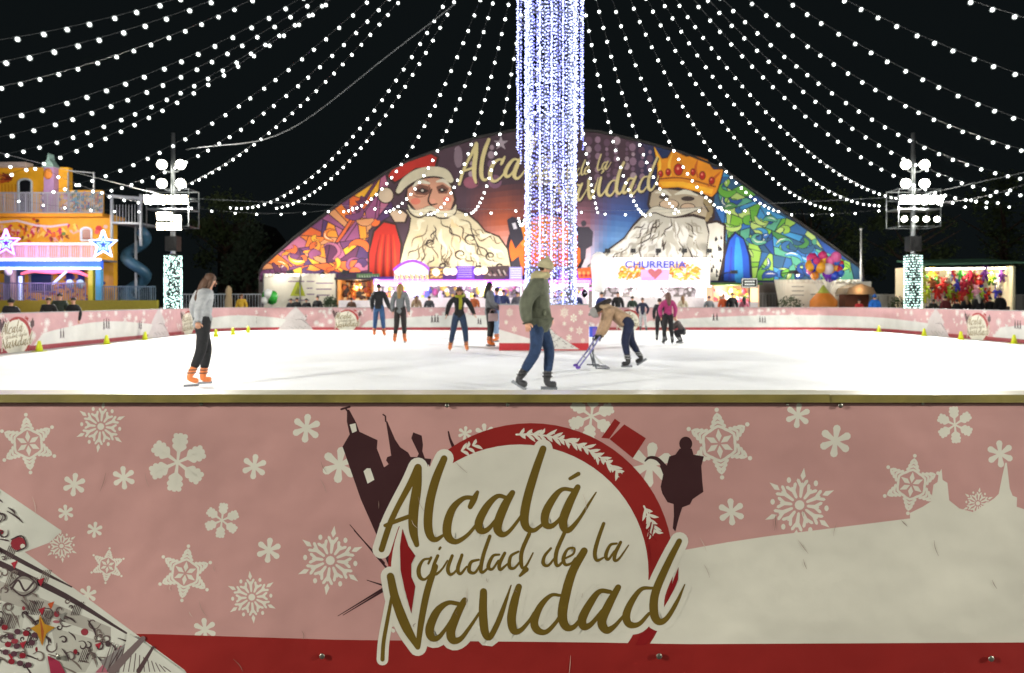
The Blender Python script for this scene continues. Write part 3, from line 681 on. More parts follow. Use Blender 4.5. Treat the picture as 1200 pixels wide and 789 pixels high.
# rim rope and sparse rim strings
def rim(a, b_, label, sags, gap=.95):
    a = Vector(a); b_ = Vector(b_); pts = []
    for i in range(sags):
        for j in range(8):
            t = (i + j / 8) / sags; u = j / 8; pts.append(a.lerp(b_, t) + Vector((0, 0, -.42 * 4 * u * (1 - u) / 1.3)))
    pts.append(b_); festoon(pts, gap, label, 'rim strings')
rim((-13.9, 28.6, 5.2), (16.45, 28.9, 5.2), 'sparse bulb string sagging along the far rim between the two light masts', 4)
rim((-13.95, 27.8, 5.2), (-14.2, -2, 5.2), 'sparse bulb string along the left rim from the light mast', 4)
rim((16.5, 27.8, 5.2), (16.6, -2, 5.2), 'sparse bulb string along the right rim from the light mast', 4)
rim((-13.9, 28.3, 5.0), (-30, 27.5, 6.4), 'sparse bulb string running left from the mast over the funhouse', 2)
rim((16.5, 28.3, 5.4), (30, 28.5, 5.6), 'sparse bulb string running right from the mast over the prize stall', 2)
g = MB()
ropep = [(-13.95, 28, 5.45), (-5, 29.4, 5.2), (5, 29.5, 5.1), (16.5, 28, 5.5), (16.6, 12, 5.15), (16.6, -2, 5.3)]
g.tube(ropep, .007, 5); g.tube([(-13.95, 28, 5.45), (-14.2, 12, 5.2), (-14.2, -2, 5.3), (16.6, -2, 5.3)], .007, 5)
tag(g.build('rim_rope', steel), 'thin steel rope round the rink that carries the string ends', 'rope')
a, b_ = W(533, 5, 17.2), W(218, 177, 27.5)
g = MB(); g.tube([a.lerp(b_, t) + Vector((0, 0, -1.0 * 4 * t * (1 - t) + .15 * math.sin(t * 9))) for t in [i / 20 for i in range(21)]], .014, 5)
tag(g.build('power_cable', mat('grey_cable', '#55585a', .7)), 'loose grey cable drooping from the tower to the left light mast', 'cable')

# ================================================================ LIGHT MASTS
globe_m = mat('lit_globe', (1, .98, .84), .4, emit=14, noise=0)
flood_m = mat('lit_flood_glass', (1, .99, .93), .3, emit=60, noise=0, sample=False)
flood_w = mat('warm_flood_glass', (1, .86, .60), .3, emit=90, noise=0, sample=False)
led_w = mat('pale_green_led', (.66, .93, .86), .5, emit=3.2, noise=0, sample=False)
def mast(x, y, label, blaze, group='light masts around the rink', wrap=True):
    r = empty('light_mast', (x, y, 0), label, 'light mast', group)
    g = MB(); g.tube([(x, y, 0), (x, y, 3.4), (x, y, 8.1)], [.12, .10, .075], 10); g.build('pole', steel, r)
    for z in (6.72, 5.95):
        for s in (-1, 1):
            g = MB(); g.tube([(x, y, z - .25), (x + s * .22, y - .1, z - .22), (x + s * .38, y - .15, z - .12)], .025, 6); a = g.build('globe_arm', steel, r)
            g = MB(); g.ball((x + s * .38, y - .15, z + .05), .19, 14, 9); g.build('globe_lamp', globe_m, r)
    g = MB(); g.bx(x - .85, x + .85, y - .45, y + .45, 4.9, 4.95)
    for sx in (-.85, .85):
        for sy in (-.45, .45): g.bar((x + sx, y + sy, 4.2), (x + sx, y + sy, 5.75), .03)
    for z in (4.22, 5.35, 5.73):
        for sy in (-.45, .45): g.bar((x - .85, y + sy, z), (x + .85, y + sy, z), .025)
        for sx in (-.85, .85): g.bar((x + sx, y - .45, z), (x + sx, y + .45, z), .025)
    g.build('platform', steel, r)
    sy = -1 if y > 15 else 1
    for i in range(6):
        fx = x - .75 + i * .3; big = blaze
        R = Matrix.Rotation(sy * -.35, 3, 'X')
        g = MB(); g.box((fx, y + sy * .52, 5.30), (.26, .12, .34), R); h = g.build('flood_lamp', dark_steel, r)
        g = MB(); g.box((fx, y + sy * .52, 5.30) + R @ Vector((0, sy * .066, 0)) if False else Vector((fx, y + sy * .52, 5.30)) + R @ Vector((0, sy * .066, 0)), (.23, .01, .31), R); g.build('glass', flood_w if blaze and i > 1 else flood_m, h)
    if blaze:  # extra flood heads added to widen the blaze of this mast
        for i in range(6):
            fx = x - .2 + (i % 3) * .34; g = MB(); R = Matrix.Rotation(.25, 3, 'X')
            c = Vector((fx, y - .56, 4.62 - .4 * (i // 3) - .1 * (i == 2))); g.box(c, (.3, .12, .3), R); h = g.build('flood_lamp', dark_steel, r)
            g = MB(); g.box(c + R @ Vector((0, -.066, 0)), (.27, .01, .27), R); g.build('glass', flood_w, h)
    else:
        for i in range(4):
            fx = x - .66 + i * .44; g = MB(); g.ball((fx, y - .52, 4.5), .11, 10, 6); g.build('globe_lamp', globe_m, r)
    g = MB(); g.bx(x - .24, x + .24, y - .2, y + .2, 3.25, 3.85); g.bx(x - .1, x + .1, y - .23, y - .205, 3.4, 3.7); g.build('loudspeaker', mat('black_plastic', '#141416', .5), r)
    g = MB(); g.lathe((x, y, 0), [(.30, 0), (.30, 2.95), (.26, 3.1), (.1, 3.14)], 16); g.build('wrapped_column', mat('dark_green_wrap', '#27312f', .7), r)
    rn = random.Random(int(x * 7)); g = MB()
    for k in range(1500):
        a = rn.uniform(0, 2 * PI); z = rn.uniform(.1, 3.05)
        if not blaze: z = round(z / .105) * .105
        g.octa((x + .325 * math.cos(a), y + .325 * math.sin(a), z + rn.uniform(-.015, .015)), rn.choice([.014, .02, .026]))
    o = g.build('column_lights', led_w, r); o['kind'] = 'stuff'
    # the light these heads give
    for i, (dx, tx, ty) in enumerate(((-.5, .3, .35), (.5, .65, .6))):
        la = bpy.data.lights.new('flood_light', 'AREA'); la.shape = 'RECTANGLE'; la.size = .8; la.size_y = .3; la.energy = (1500 if y > 15 else 1080) * LAMP_W; la.color = (1, .96, .88); la.spread = math.radians(150)
        lo = bpy.data.objects.new('flood_light', la); COL.objects.link(lo); lo.parent = r
        lo.location = (dx, sy * .62, 5.3)
        tgt = Vector((1.3 + (tx - .5) * 8, 15 + (ty - .5) * 8, 0)); d = tgt - (Vector((x, y, 0)) + Vector(lo.location)); lo.rotation_euler = d.to_track_quat('-Z', 'Y').to_euler()
    return r
mast(-13.9, 28, 'left light mast with blazing warm flood lamps and a column of white lights', True)
mast(16.45, 28, 'right light mast with four round lamps above a white lit platform', False)
mast(-13.9, -3.0, 'light mast behind the viewer at the near left corner, out of frame', False)
mast(16.45, -3.0, 'light mast behind the viewer at the near right corner, out of frame', False)
def added_lamp(x, y, e):  # unseen lamps added to light the front of the near boards
    r = empty('added_lamp', (x, y, 0), 'unseen lamp added behind the viewer to light the near boards', 'street lamp', 'lamps added behind the viewer')
    g = MB(); g.tube([(x, y, 0), (x, y, 4.6)], [.09, .06], 10); g.build('pole', dark_steel, r)
    g = MB(); g.ball((x, y, 4.8), .26, 16, 10); g.build('globe_lamp', mat('warm_added_globe', (1, .93, .8), .4, emit=2, noise=0), r)
    la = bpy.data.lights.new('lamp_light', 'POINT'); la.energy = e; la.shadow_soft_size = .28; la.color = (1, .94, .84)
    lo = bpy.data.objects.new('lamp_light', la); COL.objects.link(lo); lo.parent = r; lo.location = (0, .32, 4.8)
added_lamp(-5.5, -6.5, 165); added_lamp(2.0, -7.5, 150); added_lamp(9.0, -6.5, 190)

# ================================================================ MURAL HALL
MY = 34.0; mk = MY / F
mu = empty('mural_hall', (W(650, 0, MY).x, MY, 0), 'huge curved hall front painted with two bearded men and gold script', 'hall')
def mmap(u, v, d): return Vector(((u - 600) * mk, MY - d, CZ + (HY - v) * mk))
TOP = [(303,322),(309,312),(345,280),(400,238),(450,205),(480,190),(520,175),(560,163),(600,155),(645,151),(700,156),(750,167),(800,181),(845,199),(900,237),(960,279),(1010,316),(1012,330)]
def topv(u): return float(np.interp(u, [p[0] for p in TOP], [p[1] for p in TOP]))
g = MB(); o = [mmap(u, v, 0) for u, v in TOP]; g.prism([(p.x, p.z) for p in o] + [(o[-1].x, 0), (o[0].x, 0)], MY + .01, MY + .35, axis=1); g.build('wall', mat('hall_wall', '#77706c', .8), mu)
g = MB()
for i in range(1, len(o)):
    a, b_ = o[i - 1], o[i]
    if a.z > 2.2: g.raw([(a.x, MY - .12, a.z + .03), (b_.x, MY - .12, b_.z + .03), (b_.x, MY + 12, b_.z + .03), (a.x, MY + 12, a.z + .03), (a.x, MY - .12, a.z + .12), (b_.x, MY - .12, b_.z + .12), (b_.x, MY + 12, b_.z + .12), (a.x, MY + 12, a.z + .12)], [(0, 1, 2, 3), (7, 6, 5, 4), (0, 4, 5, 1), (3, 2, 6, 7)])
g.build('roof', mat('dark_roof', '#23211f', .8), mu)
A = Art(mmap, 4e-5)
def mix(a, b, t): t = min(max(t, 0), 1); return tuple(x + (y - x) * t for x, y in zip(a, b))
K = {k: hx(v) for k, v in dict(purp='#4b3540', dark='#2c2028', pink='#b8788a', org='#c9602e', wht='#cfc6cc', blue='#2a5496', sky='#6f9ac4', dkb='#1a2a52').items()}
def backg(u, v):
    t = (v - 155) / 170; c = mix(K['purp'], K['dark'], max(0, .5 - abs(u - 640) / 160) + .2)
    c = mix(c, K['pink'], (t - .42) * 3.2 * max(0, 1 - abs(u - 670) / 70))
    c = mix(c, K['org'], (t - .35) * 2.4 * max(0, 1 - abs(u - 590) / 45)); c = mix(c, K['wht'], (t - .62) * 4.5 * max(0, 1 - abs(u - 650) / 110))
    if u > 690: c = mix(c, K['blue'], (t - .3) * 3 * min(1, (u - 690) / 30)); c = mix(c, K['sky'], (t - .55) * 3.4 * max(0, 1 - abs(u - 725) / 45)); c = mix(c, K['dkb'], (u - 740) / 30)
    return c
d0 = A.L * A.eps
for i in range(146):                      # graded backdrop paint
    u0 = 304 + i * 4.85; u1 = u0 + 4.85
    for j in range(26):
        def vv(u, j): tv = topv(u); return tv + (331 - tv) * j / 26
        A._add([(u0, vv(u0, j), d0), (u1, vv(u1, j), d0), (u1, vv(u1, j + 1), d0), (u0, vv(u0, j + 1), d0)], [(0, 1, 2, 3)], backg((u0 + u1) / 2, (vv(u0, j) + vv(u0, j + 1)) / 2))
A.L += 2
def bsp(poly, n, rn, mn=5):
    P = [poly]
    for _ in range(n):
        P.sort(key=lambda p: -abs(sum(p[i - 1][0] * p[i][1] - p[i][0] * p[i - 1][1] for i in range(len(p)))))
        p = P.pop(0); cx = sum(q[0] for q in p) / len(p); cy = sum(q[1] for q in p) / len(p); a = rn.uniform(0, PI); nx, ny = math.cos(a), math.sin(a)
        cx += rn.uniform(-mn, mn); cy += rn.uniform(-mn, mn); X, Y = [], []
        for i in range(len(p)):
            q, r = p[i], p[(i + 1) % len(p)]; dq = (q[0] - cx) * nx + (q[1] - cy) * ny; dr = (r[0] - cx) * nx + (r[1] - cy) * ny
            (X if dq >= 0 else Y).append(q)
            if dq * dr < 0: t = dq / (dq - dr); m = (q[0] + (r[0] - q[0]) * t, q[1] + (r[1] - q[1]) * t); X.append(m); Y.append(m)
        P += [k for k in (X, Y) if len(k) > 2]
    return P
def graffiti(poly, n, pal, ink, seed, swirls):
    rn = random.Random(seed); L0 = A.L
    for p in bsp(poly, n, rn):
        A.L = L0; A.poly(p, rn.choice(pal)); A.L = L0 + 1
        A.stroke([p[i] for i in range(len(p))] + [p[0]], .55, ink, smooth=False, cap=0)
    A.L = L0 + 3
    xs = [p[0] for p in poly]; ys = [p[1] for p in poly]
    def ins(x, y):
        c = False
        for i in range(len(poly)):
            a, b_ = poly[i - 1], poly[i]
            if (a[1] > y) != (b_[1] > y) and x < (b_[0] - a[0]) * (y - a[1]) / (b_[1] - a[1]) + a[0]: c = not c
        return c
    k = 0
    while k < swirls:
        x, y = rn.uniform(min(xs), max(xs)), rn.uniform(min(ys), max(ys)); r = rn.uniform(5, 15); a0 = rn.uniform(0, 6); sp = rn.uniform(1.6, 4) * rn.choice([-1, 1]); e = rn.uniform(.5, .9)
        P = [(x + r * (1 - .35 * t) * math.cos(a0 + sp * t), y + r * e * (1 - .35 * t) * math.sin(a0 + sp * t)) for t in (0, .25, .5, .75, 1)]
        if not all(ins(*q) for q in P): k += .02; continue
        k += 1; wd = rn.uniform(1.6, 4.2); c = rn.choice(pal)
        A.stroke(P, [wd * .5 + .6, wd + .7, wd + .6, wd * .5 + .5, .5], ink, sub=4, cap=4); A.stroke(P, [wd * .5, wd, wd * .9, wd * .4, .1], c, sub=4, cap=4)
        if rn.random() < .4: A.stroke([(q[0] - .6, q[1] - .8) for q in P[:3]], [.1, .5, .1], '#e8e0c8', sub=3, cap=0)
graffiti([(304,322),(309,312),(345,281),(400,239),(452,205),(462,250),(432,270),(431,329),(304,329)], 62, ['#d8742a','#e08a2c','#c65a28','#6b3a62','#8a4a70','#e2a52e','#4a2e58','#a8607c','#d8642c','#5a2c4a','#c98a5a'], '#2c1626', 11, 30)
graffiti([(840,201),(846,200),(900,238),(960,280),(1009,316),(1009,329),(848,329),(846,262),(836,240)], 76, ['#6fa52e','#3f7a3e','#8cb44a','#2f66a8','#3a86b8','#1f4488','#4e9478','#a7c06a','#5b9a34','#274f6e','#2c5c8e'], '#122033', 5, 46)
# mauve hanging ornaments, star
MAU = '#8a6d80'
rn = random.Random(5)
for x, y0, n in ((700,160,7),(712,163,6),(722,160,9),(735,166,5),(742,168,8),(752,172,5),(762,176,3),(690,160,4),(552,180,4),(576,170,3),(537,172,3)):
    y = y0
    for k in range(n): r = rn.uniform(1.8, 5.2); A.ell((x + rn.uniform(-1, 1), y + r), r * .85, r, rn.choice([MAU, '#6e5468', '#a08a94', '#5f4456']), n=12); y += 2 * r + 1
A.ell((537,184), 5, 13, '#7e6a74', n=14); A.ell((552,214), 9, 7, '#8a5060', n=14); A.ell((580,213), 8, 8, '#745066', n=14)
A.poly([(587 + (9 if i % 2 == 0 else 3.5) * math.sin(i * PI / 5), 168 - (9 if i % 2 == 0 else 3.5) * math.cos(i * PI / 5)) for i in range(10)], '#a3969c')
# orange bauble with skyline and statue
A.ell((640,292), 47, 44, '#241620', n=36); A.ell((640,292), 43, 40, '#d2611d', n=36); A.ell((640,276), 34, 22, '#e07f2a', n=30)
A.poly([(594,258),(600,254),(608,256),(614,280),(604,292),(598,278)], '#2c2733'); A.poly([(600,262),(604,261),(606,268),(602,269)], '#c9c4cc'); A.poly([(608,300),(596,310),(600,320),(612,322)], '#2c2733')
A.ell((684,262), 3.2, 3.6, '#3a3540', n=10); A.poly([(678,266),(690,266),(695,272),(694,288),(687,292),(686,304),(680,304),(680,292),(676,288),(677,274)], '#3a3540'); A.poly([(668,258),(676,270),(680,276),(674,274)], '#3a3540')
# ---- bearded man in a red cap
INK = '#2e1e1a'
A.poly([(431,329),(431,296),(437,270),(449,258),(464,262),(472,285),(470,329)], INK); A.poly([(433,329),(433,297),(439,272),(450,261),(463,264),(469,286),(467,329)], '#b3281c')
for i in range(6): A.stroke([(440 + i * 4.6, 328), (441 + i * 4.4, 300), (446 + i * 3, 275)], [1.6, 1.2, .3], ['#7c1a14', '#d8431f'][i % 2], sub=3, cap=2)
A.poly([(452,208),(457,199),(478,188),(506,179),(515,184),(512,197),(487,199),(470,211),(462,216)], INK); A.poly([(455,207),(459,200),(479,190),(505,181),(512,185),(509,196),(487,197),(470,209),(463,213)], '#b02a20')
A.ell((452,229), 10, 10, INK); A.ell((452,229), 8.6, 8.6, '#c9b398')
A.poly([(476,222),(492,208),(516,206),(530,218),(535,234),(531,248),(508,254),(486,249),(474,234)], INK); A.poly([(478,222),(493,210),(514,208),(528,219),(532,234),(528,246),(508,252),(488,247),(477,233)], '#c28d72')
A.stroke([(466,226),(474,215),(488,206),(504,202),(520,204),(529,213)], [4, 6, 6.8, 6.6, 6.4, 4.6], INK); A.stroke([(467,224),(475,213.5),(488,205),(504,201),(520,203),(528,211)], [3, 5, 5.8, 5.6, 5.4, 3.6], '#cdc3a6')
A.poly([(484,222),(492,216),(504,219),(506,225),(500,229),(488,228)], '#6a4438'); A.poly([(511,219),(519,216),(526,221),(524,227),(514,227)], '#6a4438'); A.poly([(487,224),(495,220),(503,224),(496,227)], '#2a1c1a'); A.poly([(513,223),(518,220),(524,223),(518,226)], '#2a1c1a'); A.ell((495,223.4), 1.6, 1.2, '#cfc6b8', n=8); A.ell((518,222.6), 1.3, 1, '#cfc6b8', n=8); A.stroke([(482,228),(490,231),(499,230)], [.3, .8, .3], '#8a5a48'); A.stroke([(500,210),(503,216),(502,222)], [.3, .8, .3], '#8a5a48')
A.stroke([(484,219),(492,213),(503,215)], [1, 2.4, 1.2], '#cfc6b0'); A.stroke([(512,213),(520,212),(528,219)], [1.2, 2.2, .8], '#cfc6b0')
A.ell((487,236), 6, 4, '#c9705c', n=12); A.ell((524,234), 5, 4, '#c9705c', n=12)
A.stroke([(506,222),(502,234),(505,240),(512,239)], [.7, 1, 1, .7], INK); A.ell((507,236), 3.6, 3, '#cf9078', n=12)
BE = '#c2b594'
B1 = [(470,329),(469,310),(474,288),(480,270),(482,256),(476,246),(486,247),(497,254),(520,254),(534,246),(548,252),(560,262),(568,272),(584,278),(594,292),(598,312),(598,329)]
A.poly([(530 + (x - 530) * 1.025, 300 + (y - 300) * 1.04 - .5) if y < 329 else (530 + (x - 530) * 1.02, y) for x, y in B1], INK); A.poly(B1, BE)
A.poly([(455,250),(461,244),(472,245),(480,252),(476,262),(462,262)], INK); A.poly([(457,250),(462,246),(471,247),(477,252),(474,260),(463,260)], '#c3a88c')
A.stroke([(478,240),(482,248),(492,251),(503,245),(508,247),(516,252),(530,250),(535,240)], [1, 3.2, 5, 4, 3.6, 5, 4, 1], INK); A.stroke([(478.5,240.5),(483,247.6),(492,250),(503,244.6),(508,246),(516,251),(530,249),(534.5,240.5)], [.4, 2.2, 4, 3, 2.6, 4, 3, .4], '#d1c7aa')
rn = random.Random(21)
def instri(x, y, P):
    c = False
    for i in range(len(P)):
        a, b_ = P[i - 1], P[i]
        if (a[1] > y) != (b_[1] > y) and x < (b_[0] - a[0]) * (y - a[1]) / (b_[1] - a[1]) + a[0]: c = not c
    return c
for k in range(130):
    x, y = rn.uniform(470, 596), rn.uniform(254, 326)
    if not instri(x, y, B1): continue
    ang = math.atan2(y - 232, (x - 512) * 1.5) + rn.uniform(-.3, .3); l = rn.uniform(14, 34); bend = rn.choice([-1, 1]) * rn.uniform(2, 4.5); cx, cy = math.cos(ang), math.sin(ang)
    P = [(x, y), (x + cx * l * .35 - cy * bend, y + cy * l * .35 + cx * bend), (x + cx * l * .7 + cy * bend, y + cy * l * .7 - cx * bend), (x + cx * l, y + cy * l)]
    if not all(instri(q[0], q[1], B1) for q in P): continue
    c = rn.choice([INK, '#5c4a36', '#5c4a36', '#cfc6a6', '#d6ceb2', '#8f8064', '#cdb489']); A.stroke(P, [.2, rn.uniform(.45, .95) if c[1] not in 'cd' else 2.8, .7, .2], c, sub=4, cap=2)
for cx, cy, r in ((552,280,9),(540,298,8),(575,300,7),(505,285,7),(562,315,6),(520,312,6),(586,312,5)):
    A.stroke([(cx + r * (1 - t * .8) * math.cos(1 + 7.5 * t), cy + r * .8 * (1 - t * .8) * math.sin(1 + 7.5 * t)) for t in np.linspace(0, 1, 12)], [.4, 1.1, .8, .3], INK, sub=3, cap=2)
# ---- bearded king
A.poly([(846,329),(848,300),(853,280),(861,271),(872,279),(880,300),(882,329)], '#141a33'); A.poly([(848,329),(850,301),(855,282),(862,274),(871,281),(877,300),(879,329)], '#1f4fb4')
A.stroke([(864,280),(865,300),(866,328)], [2, 4.5, 5], '#2f86c4'); A.stroke([(857,290),(855,328)], [1, 2], '#2a3c9c')
A.poly([(824,329),(822,290),(826,260),(840,258),(851,263),(850,300),(844,329)], INK); A.poly([(826,329),(824,290),(828,263),(840,261),(848,265),(847,300),(841,329)], '#cfcabc')
for k in range(20): x = rn.uniform(829, 845); y = rn.uniform(268, 326); A.stroke([(x, y), (x + .6, y + 3.2)], [.4, 1.3], '#1c1820', smooth=False, cap=3)
A.poly([(761,222),(775,218),(812,224),(836,232),(838,256),(828,264),(790,258),(764,252),(758,240)], INK); A.poly([(764,224),(776,221),(812,226),(833,234),(834,254),(826,260),(790,256),(766,250),(761,240)], '#a99a82')
A.ell((778,231), 6, 3, '#3a2e2a', n=12); A.ell((806,233), 8, 3, '#3a2e2a', n=12); A.stroke([(768,226),(778,225),(786,229)], [.6, 2.4, .8], '#d3cdb8'); A.stroke([(791,228),(803,225),(817,229)], [.8, 2.6, .8], '#d3cdb8')
A.ell((784,240), 12, 6.5, INK, n=18); A.ell((784,239.6), 10.8, 5.4, '#c5ab8e', n=18); A.ell((806,243), 9, 5, INK, n=16); A.ell((806,243), 8, 4.1, '#bda287', n=16)
CR = [(766.5,171.7),(771,179),(775.6,186.5),(782.4,185.4),(788,176),(796,180),(804,184),(811,183),(818,184),(824,186),(829,187.7),(832,194),(836,199),(847.5,199),(844,212),(839.5,225),(834,231),(818,225),(795,219.6),(774.5,221),(770,216),(770.5,196)]
A.poly([(806 + (x - 806) * 1.035, 203 + (y - 203) * 1.05) for x, y in CR], INK); A.poly(CR, '#dd8a1c')
A.poly([(773,213),(800,213),(836,222),(834,228),(800,219),(776,219)], '#f0b02c'); A.stroke([(770,210),(800,209),(838,219)], .8, '#7c3a12')
A.stroke([(767,174),(773,190),(772,205)], [.3, 1.6, 1], '#f2c23c'); A.stroke([(789,178),(784,192),(786,206)], [.3, 1.6, 1], '#f0b63a'); A.stroke([(818,186),(815,198),(818,208)], [.3, 1.6, 1], '#b8581a'); A.stroke([(845,201),(836,210),(830,218)], [.3, 1.8, 1], '#b8581a')
for x, y, a, b_ in ((795,199,4.6,6.4),(783,202,2.4,3.6),(774,204,2.2,3.4),(812,202,2.2,3.6),(823,206,3,4.4),(834,212,2.8,3.8)): A.ell((x, y), a + 1, b_ + 1, '#5a200e', n=14); A.ell((x, y), a, b_, '#a81c16', n=14); A.ell((x - .6, y - 1.4), a * .35, b_ * .3, '#e88a70', n=8)
B2 = [(686,329),(690,312),(704,300),(718,290),(732,280),(742,266),(752,256),(768,249),(790,256),(812,254),(826,258),(830,274),(827,300),(828,329)]
A.poly([(770 + (x - 770) * 1.02, 300 + (y - 300) * 1.05 - 1) if y < 329 else (x, y) for x, y in B2], INK); A.poly(B2, '#b5b0a2')
A.stroke([(756,252),(768,246),(784,250),(800,249),(822,244)], [1.2, 4.4, 5.4, 4.6, 1], INK); A.stroke([(757,251.6),(768,245.6),(784,249.6),(800,248.4),(821,244)], [.6, 3.4, 4.4, 3.6, .5], '#c8c2b0')
A.stroke([(826,236),(832,246),(828,258)], [2.4, 3.6, 2], '#8d7c5a'); A.stroke([(824,238),(830,248)], [.5, 1], INK)
for k in range(240):
    x, y = rn.uniform(690, 828), rn.uniform(256, 322)
    if not instri(x, y, B2): continue
    ang = math.atan2(y - 238, x - 788) + rn.uniform(-.22, .22); l = rn.uniform(12, 32); bend = rn.choice([-1, 1]) * rn.uniform(1, 3.4); cx, cy = math.cos(ang), math.sin(ang)
    P = [(x, y), (x + cx * l * .35 - cy * bend, y + cy * l * .35 + cx * bend), (x + cx * l * .7 + cy * bend, y + cy * l * .7 - cx * bend), (x + cx * l, y + cy * l)]
    if not all(instri(q[0], q[1], B2) for q in P): continue
    c = rn.choice([INK, '#4e4438', '#d6d3ca', '#d6d3ca', '#8d8678']); A.stroke(P, [.3, rn.uniform(.45, 1.0) if c[1] != 'd' else 2.6, .7, .2], c, sub=4, cap=2)
# ---- gold script
GO = '#d2c28a'
q = A.T
for sel, T in ((list(range(0, 12)), lambda u, v: (538 + (u - 447) * .475, 216 + (v - 644) * .50 + (u - 447) * .015)), (list(range(12, 30)), lambda u, v: (675 - (636 - u) * .41, 205 + (v - 660) * .42 + (u - 636) * -.06)), (list(range(30, 44)), lambda u, v: (670 + (u - 510) * .35, 233 + (v - 746) * .40 + (u - 510) * -.012))):
    letters(A, T=lambda u, v, T=T: tuple(np.add(T(u, v), (1.2, 1.4))), halo=0, gold='#2a1c24', sel=sel, sub=4); letters(A, T=T, halo=0, gold=GO, sel=sel, sub=4)
A.T = None
A.build('mural', canvas, mu)
# made-up floods, hidden behind the signboards, added to brighten the painting
for i, u in enumerate((340, 405, 470, 535, 600, 690, 742, 802, 860, 930, 985)):
    c = W(u, 319, MY - 1.5); f = MB(); f.box(c, (.3, .2, .16)); fo = f.build('added_mural_flood', dark_steel, mu); f = MB(); f.bar(c + Vector((0, .1, 0)), (c.x, MY, c.z), .04); f.build('bracket', dark_steel, fo)
    la = bpy.data.lights.new('added_mural_light', 'AREA'); la.size = .25; la.energy = 60 if 690 <= u < 850 else 115; la.color = (1, .95, .9)
    lo = bpy.data.objects.new('added_mural_light', la); COL.objects.link(lo); lo.parent = mu; lo.location = c + Vector((0, .0, .1)) - Vector(mu.location)
    tg = mmap(u, max(topv(u) + 20, 215), 0); lo.rotation_euler = (tg - c).to_track_quat('-Z', 'Y').to_euler()
# ================================================================ STALLS BELOW THE MURAL
lit = lambda name, col, e, **k: mat(name, col, .5, emit=e, noise=0, **k)
litprint = mat('backlit_print', rough=.5, attr=True, noise=0, emit=.75, sample=False)
goods_m = mat('goods_paint', rough=.6, attr=False, col='#888888') if False else None
def px_box(g, x0, x1, y0, y1, Y, d): a = W(x0, y1, Y); b_ = W(x1, y0, Y); g.bx(a.x, b_.x, Y, Y + d, max(a.z, 0), b_.z)
def signmap(Y): return lambda u, v, d: Vector(((u - 600) * Y / F, Y - d, CZ + (HY - v) * Y / F))
def lamp_in(parent, loc, e, size=.5, col=(1, .93, .8)):
    la = bpy.data.lights.new('stall_light', 'POINT'); la.energy = e; la.shadow_soft_size = size; la.color = col
    lo = bpy.data.objects.new('stall_light', la); COL.objects.link(lo); lo.parent = parent; lo.location = Vector(loc) - root_loc(parent)
canv_w = mat('white_tent_canvas', '#e2dccc', .8, noise=.15, nscale=1.5, bump=.03, bscale=2)
tube_w = lit('white_neon', (1, .84, .97), 3.2, sample=False); tube_p = lit('purple_neon', (.50, .12, 1), 7, sample=False); tube_m = lit('magenta_neon', (1, .15, .75), 5, sample=False); tube_b = lit('blue_neon', (.12, .25, 1), 6, sample=False); tube_wb = lit('white_blue_neon', (.50, .68, 1), 3.2, sample=False)

# white tent left, with the triangle sign
Y = 33.0; t = empty('market_tent', W(350, 351, Y) * 1, 'plain white tent with a yellow green triangle poster at the mural left end', 'tent', 'white tents'); t.location.z = 0
g = MB(); px_box(g, 309, 394, 321, 410, Y, .06); g.build('wall', canv_w, t)
g = MB()
for i in range(17): a = W(309 + i * 5, 323, Y); g.smooth = True; g.ball((a.x + .1, Y - .02, a.z), (.12, .03, .1), 8, 5)
g.build('scalloped_valance', canv_w, t)
for x in (309, 352, 394): a = W(x, 320, Y); g = MB(); g.tube([(a.x, Y - .04, 0), (a.x, Y - .04, a.z)], .03, 6); g.build('frame_pole', steel, t)
A = Art(signmap(Y - .01), 1.5e-4); A.poly([(340,347),(347,331),(351,328),(358,347)], '#b5bd3a'); A.poly([(345,345),(349,335),(353,345)], '#8a8f3a')
for x0, x1, y in ((338,356,330),(360,368,330),(371,390,332),(360,366,338),(371,388,339),(360,368,345),(338,362,352),(372,386,346)): A.stroke([(x0, y), (x1, y)], .7, '#8f7a90', smooth=False)
A.build('poster', canvas, t)

def stall(name, label, x0, x1, ytop, Y, depth, back, lampcol, e, group='fair stalls under the mural', counter=350, roofc='#3f3a44'):
    a, b_ = W(x0, ytop, Y), W(x1, ytop, Y); s = empty(name, ((a.x + b_.x) / 2, Y, 0), label, 'stall', group)
    zc_ = CZ + (HY - counter) * Y / F
    g = MB(); g.bx(a.x, b_.x, Y + depth, Y + depth + .05, 0, a.z); g.bx(a.x, a.x + .06, Y + .02, Y + depth, 0, a.z); g.bx(b_.x - .06, b_.x, Y + .02, Y + depth, 0, a.z); g.build('wall', back, s)
    g = MB(); g.bx(a.x - .1, b_.x + .1, Y - .15, Y + depth + .1, a.z, a.z + .1); g.build('roof', cm(roofc, .6), s)
    g = MB(); g.bx(a.x + .07, b_.x - .07, Y, Y + .5, 0, zc_); g.build('counter', mat('glowing_white_counter', '#e4dcdc', .35, emit=.25, noise=.1), s)  # counter glows by itself to look brightly lit
    n = max(1, int((b_.x - a.x) / 3))
    for i in range(n): lamp_in(s, (a.x + (b_.x - a.x) * (i + .5) / n, Y + depth * .45, a.z - .3), e / n, .2, lampcol)
    return s, a, b_, zc_
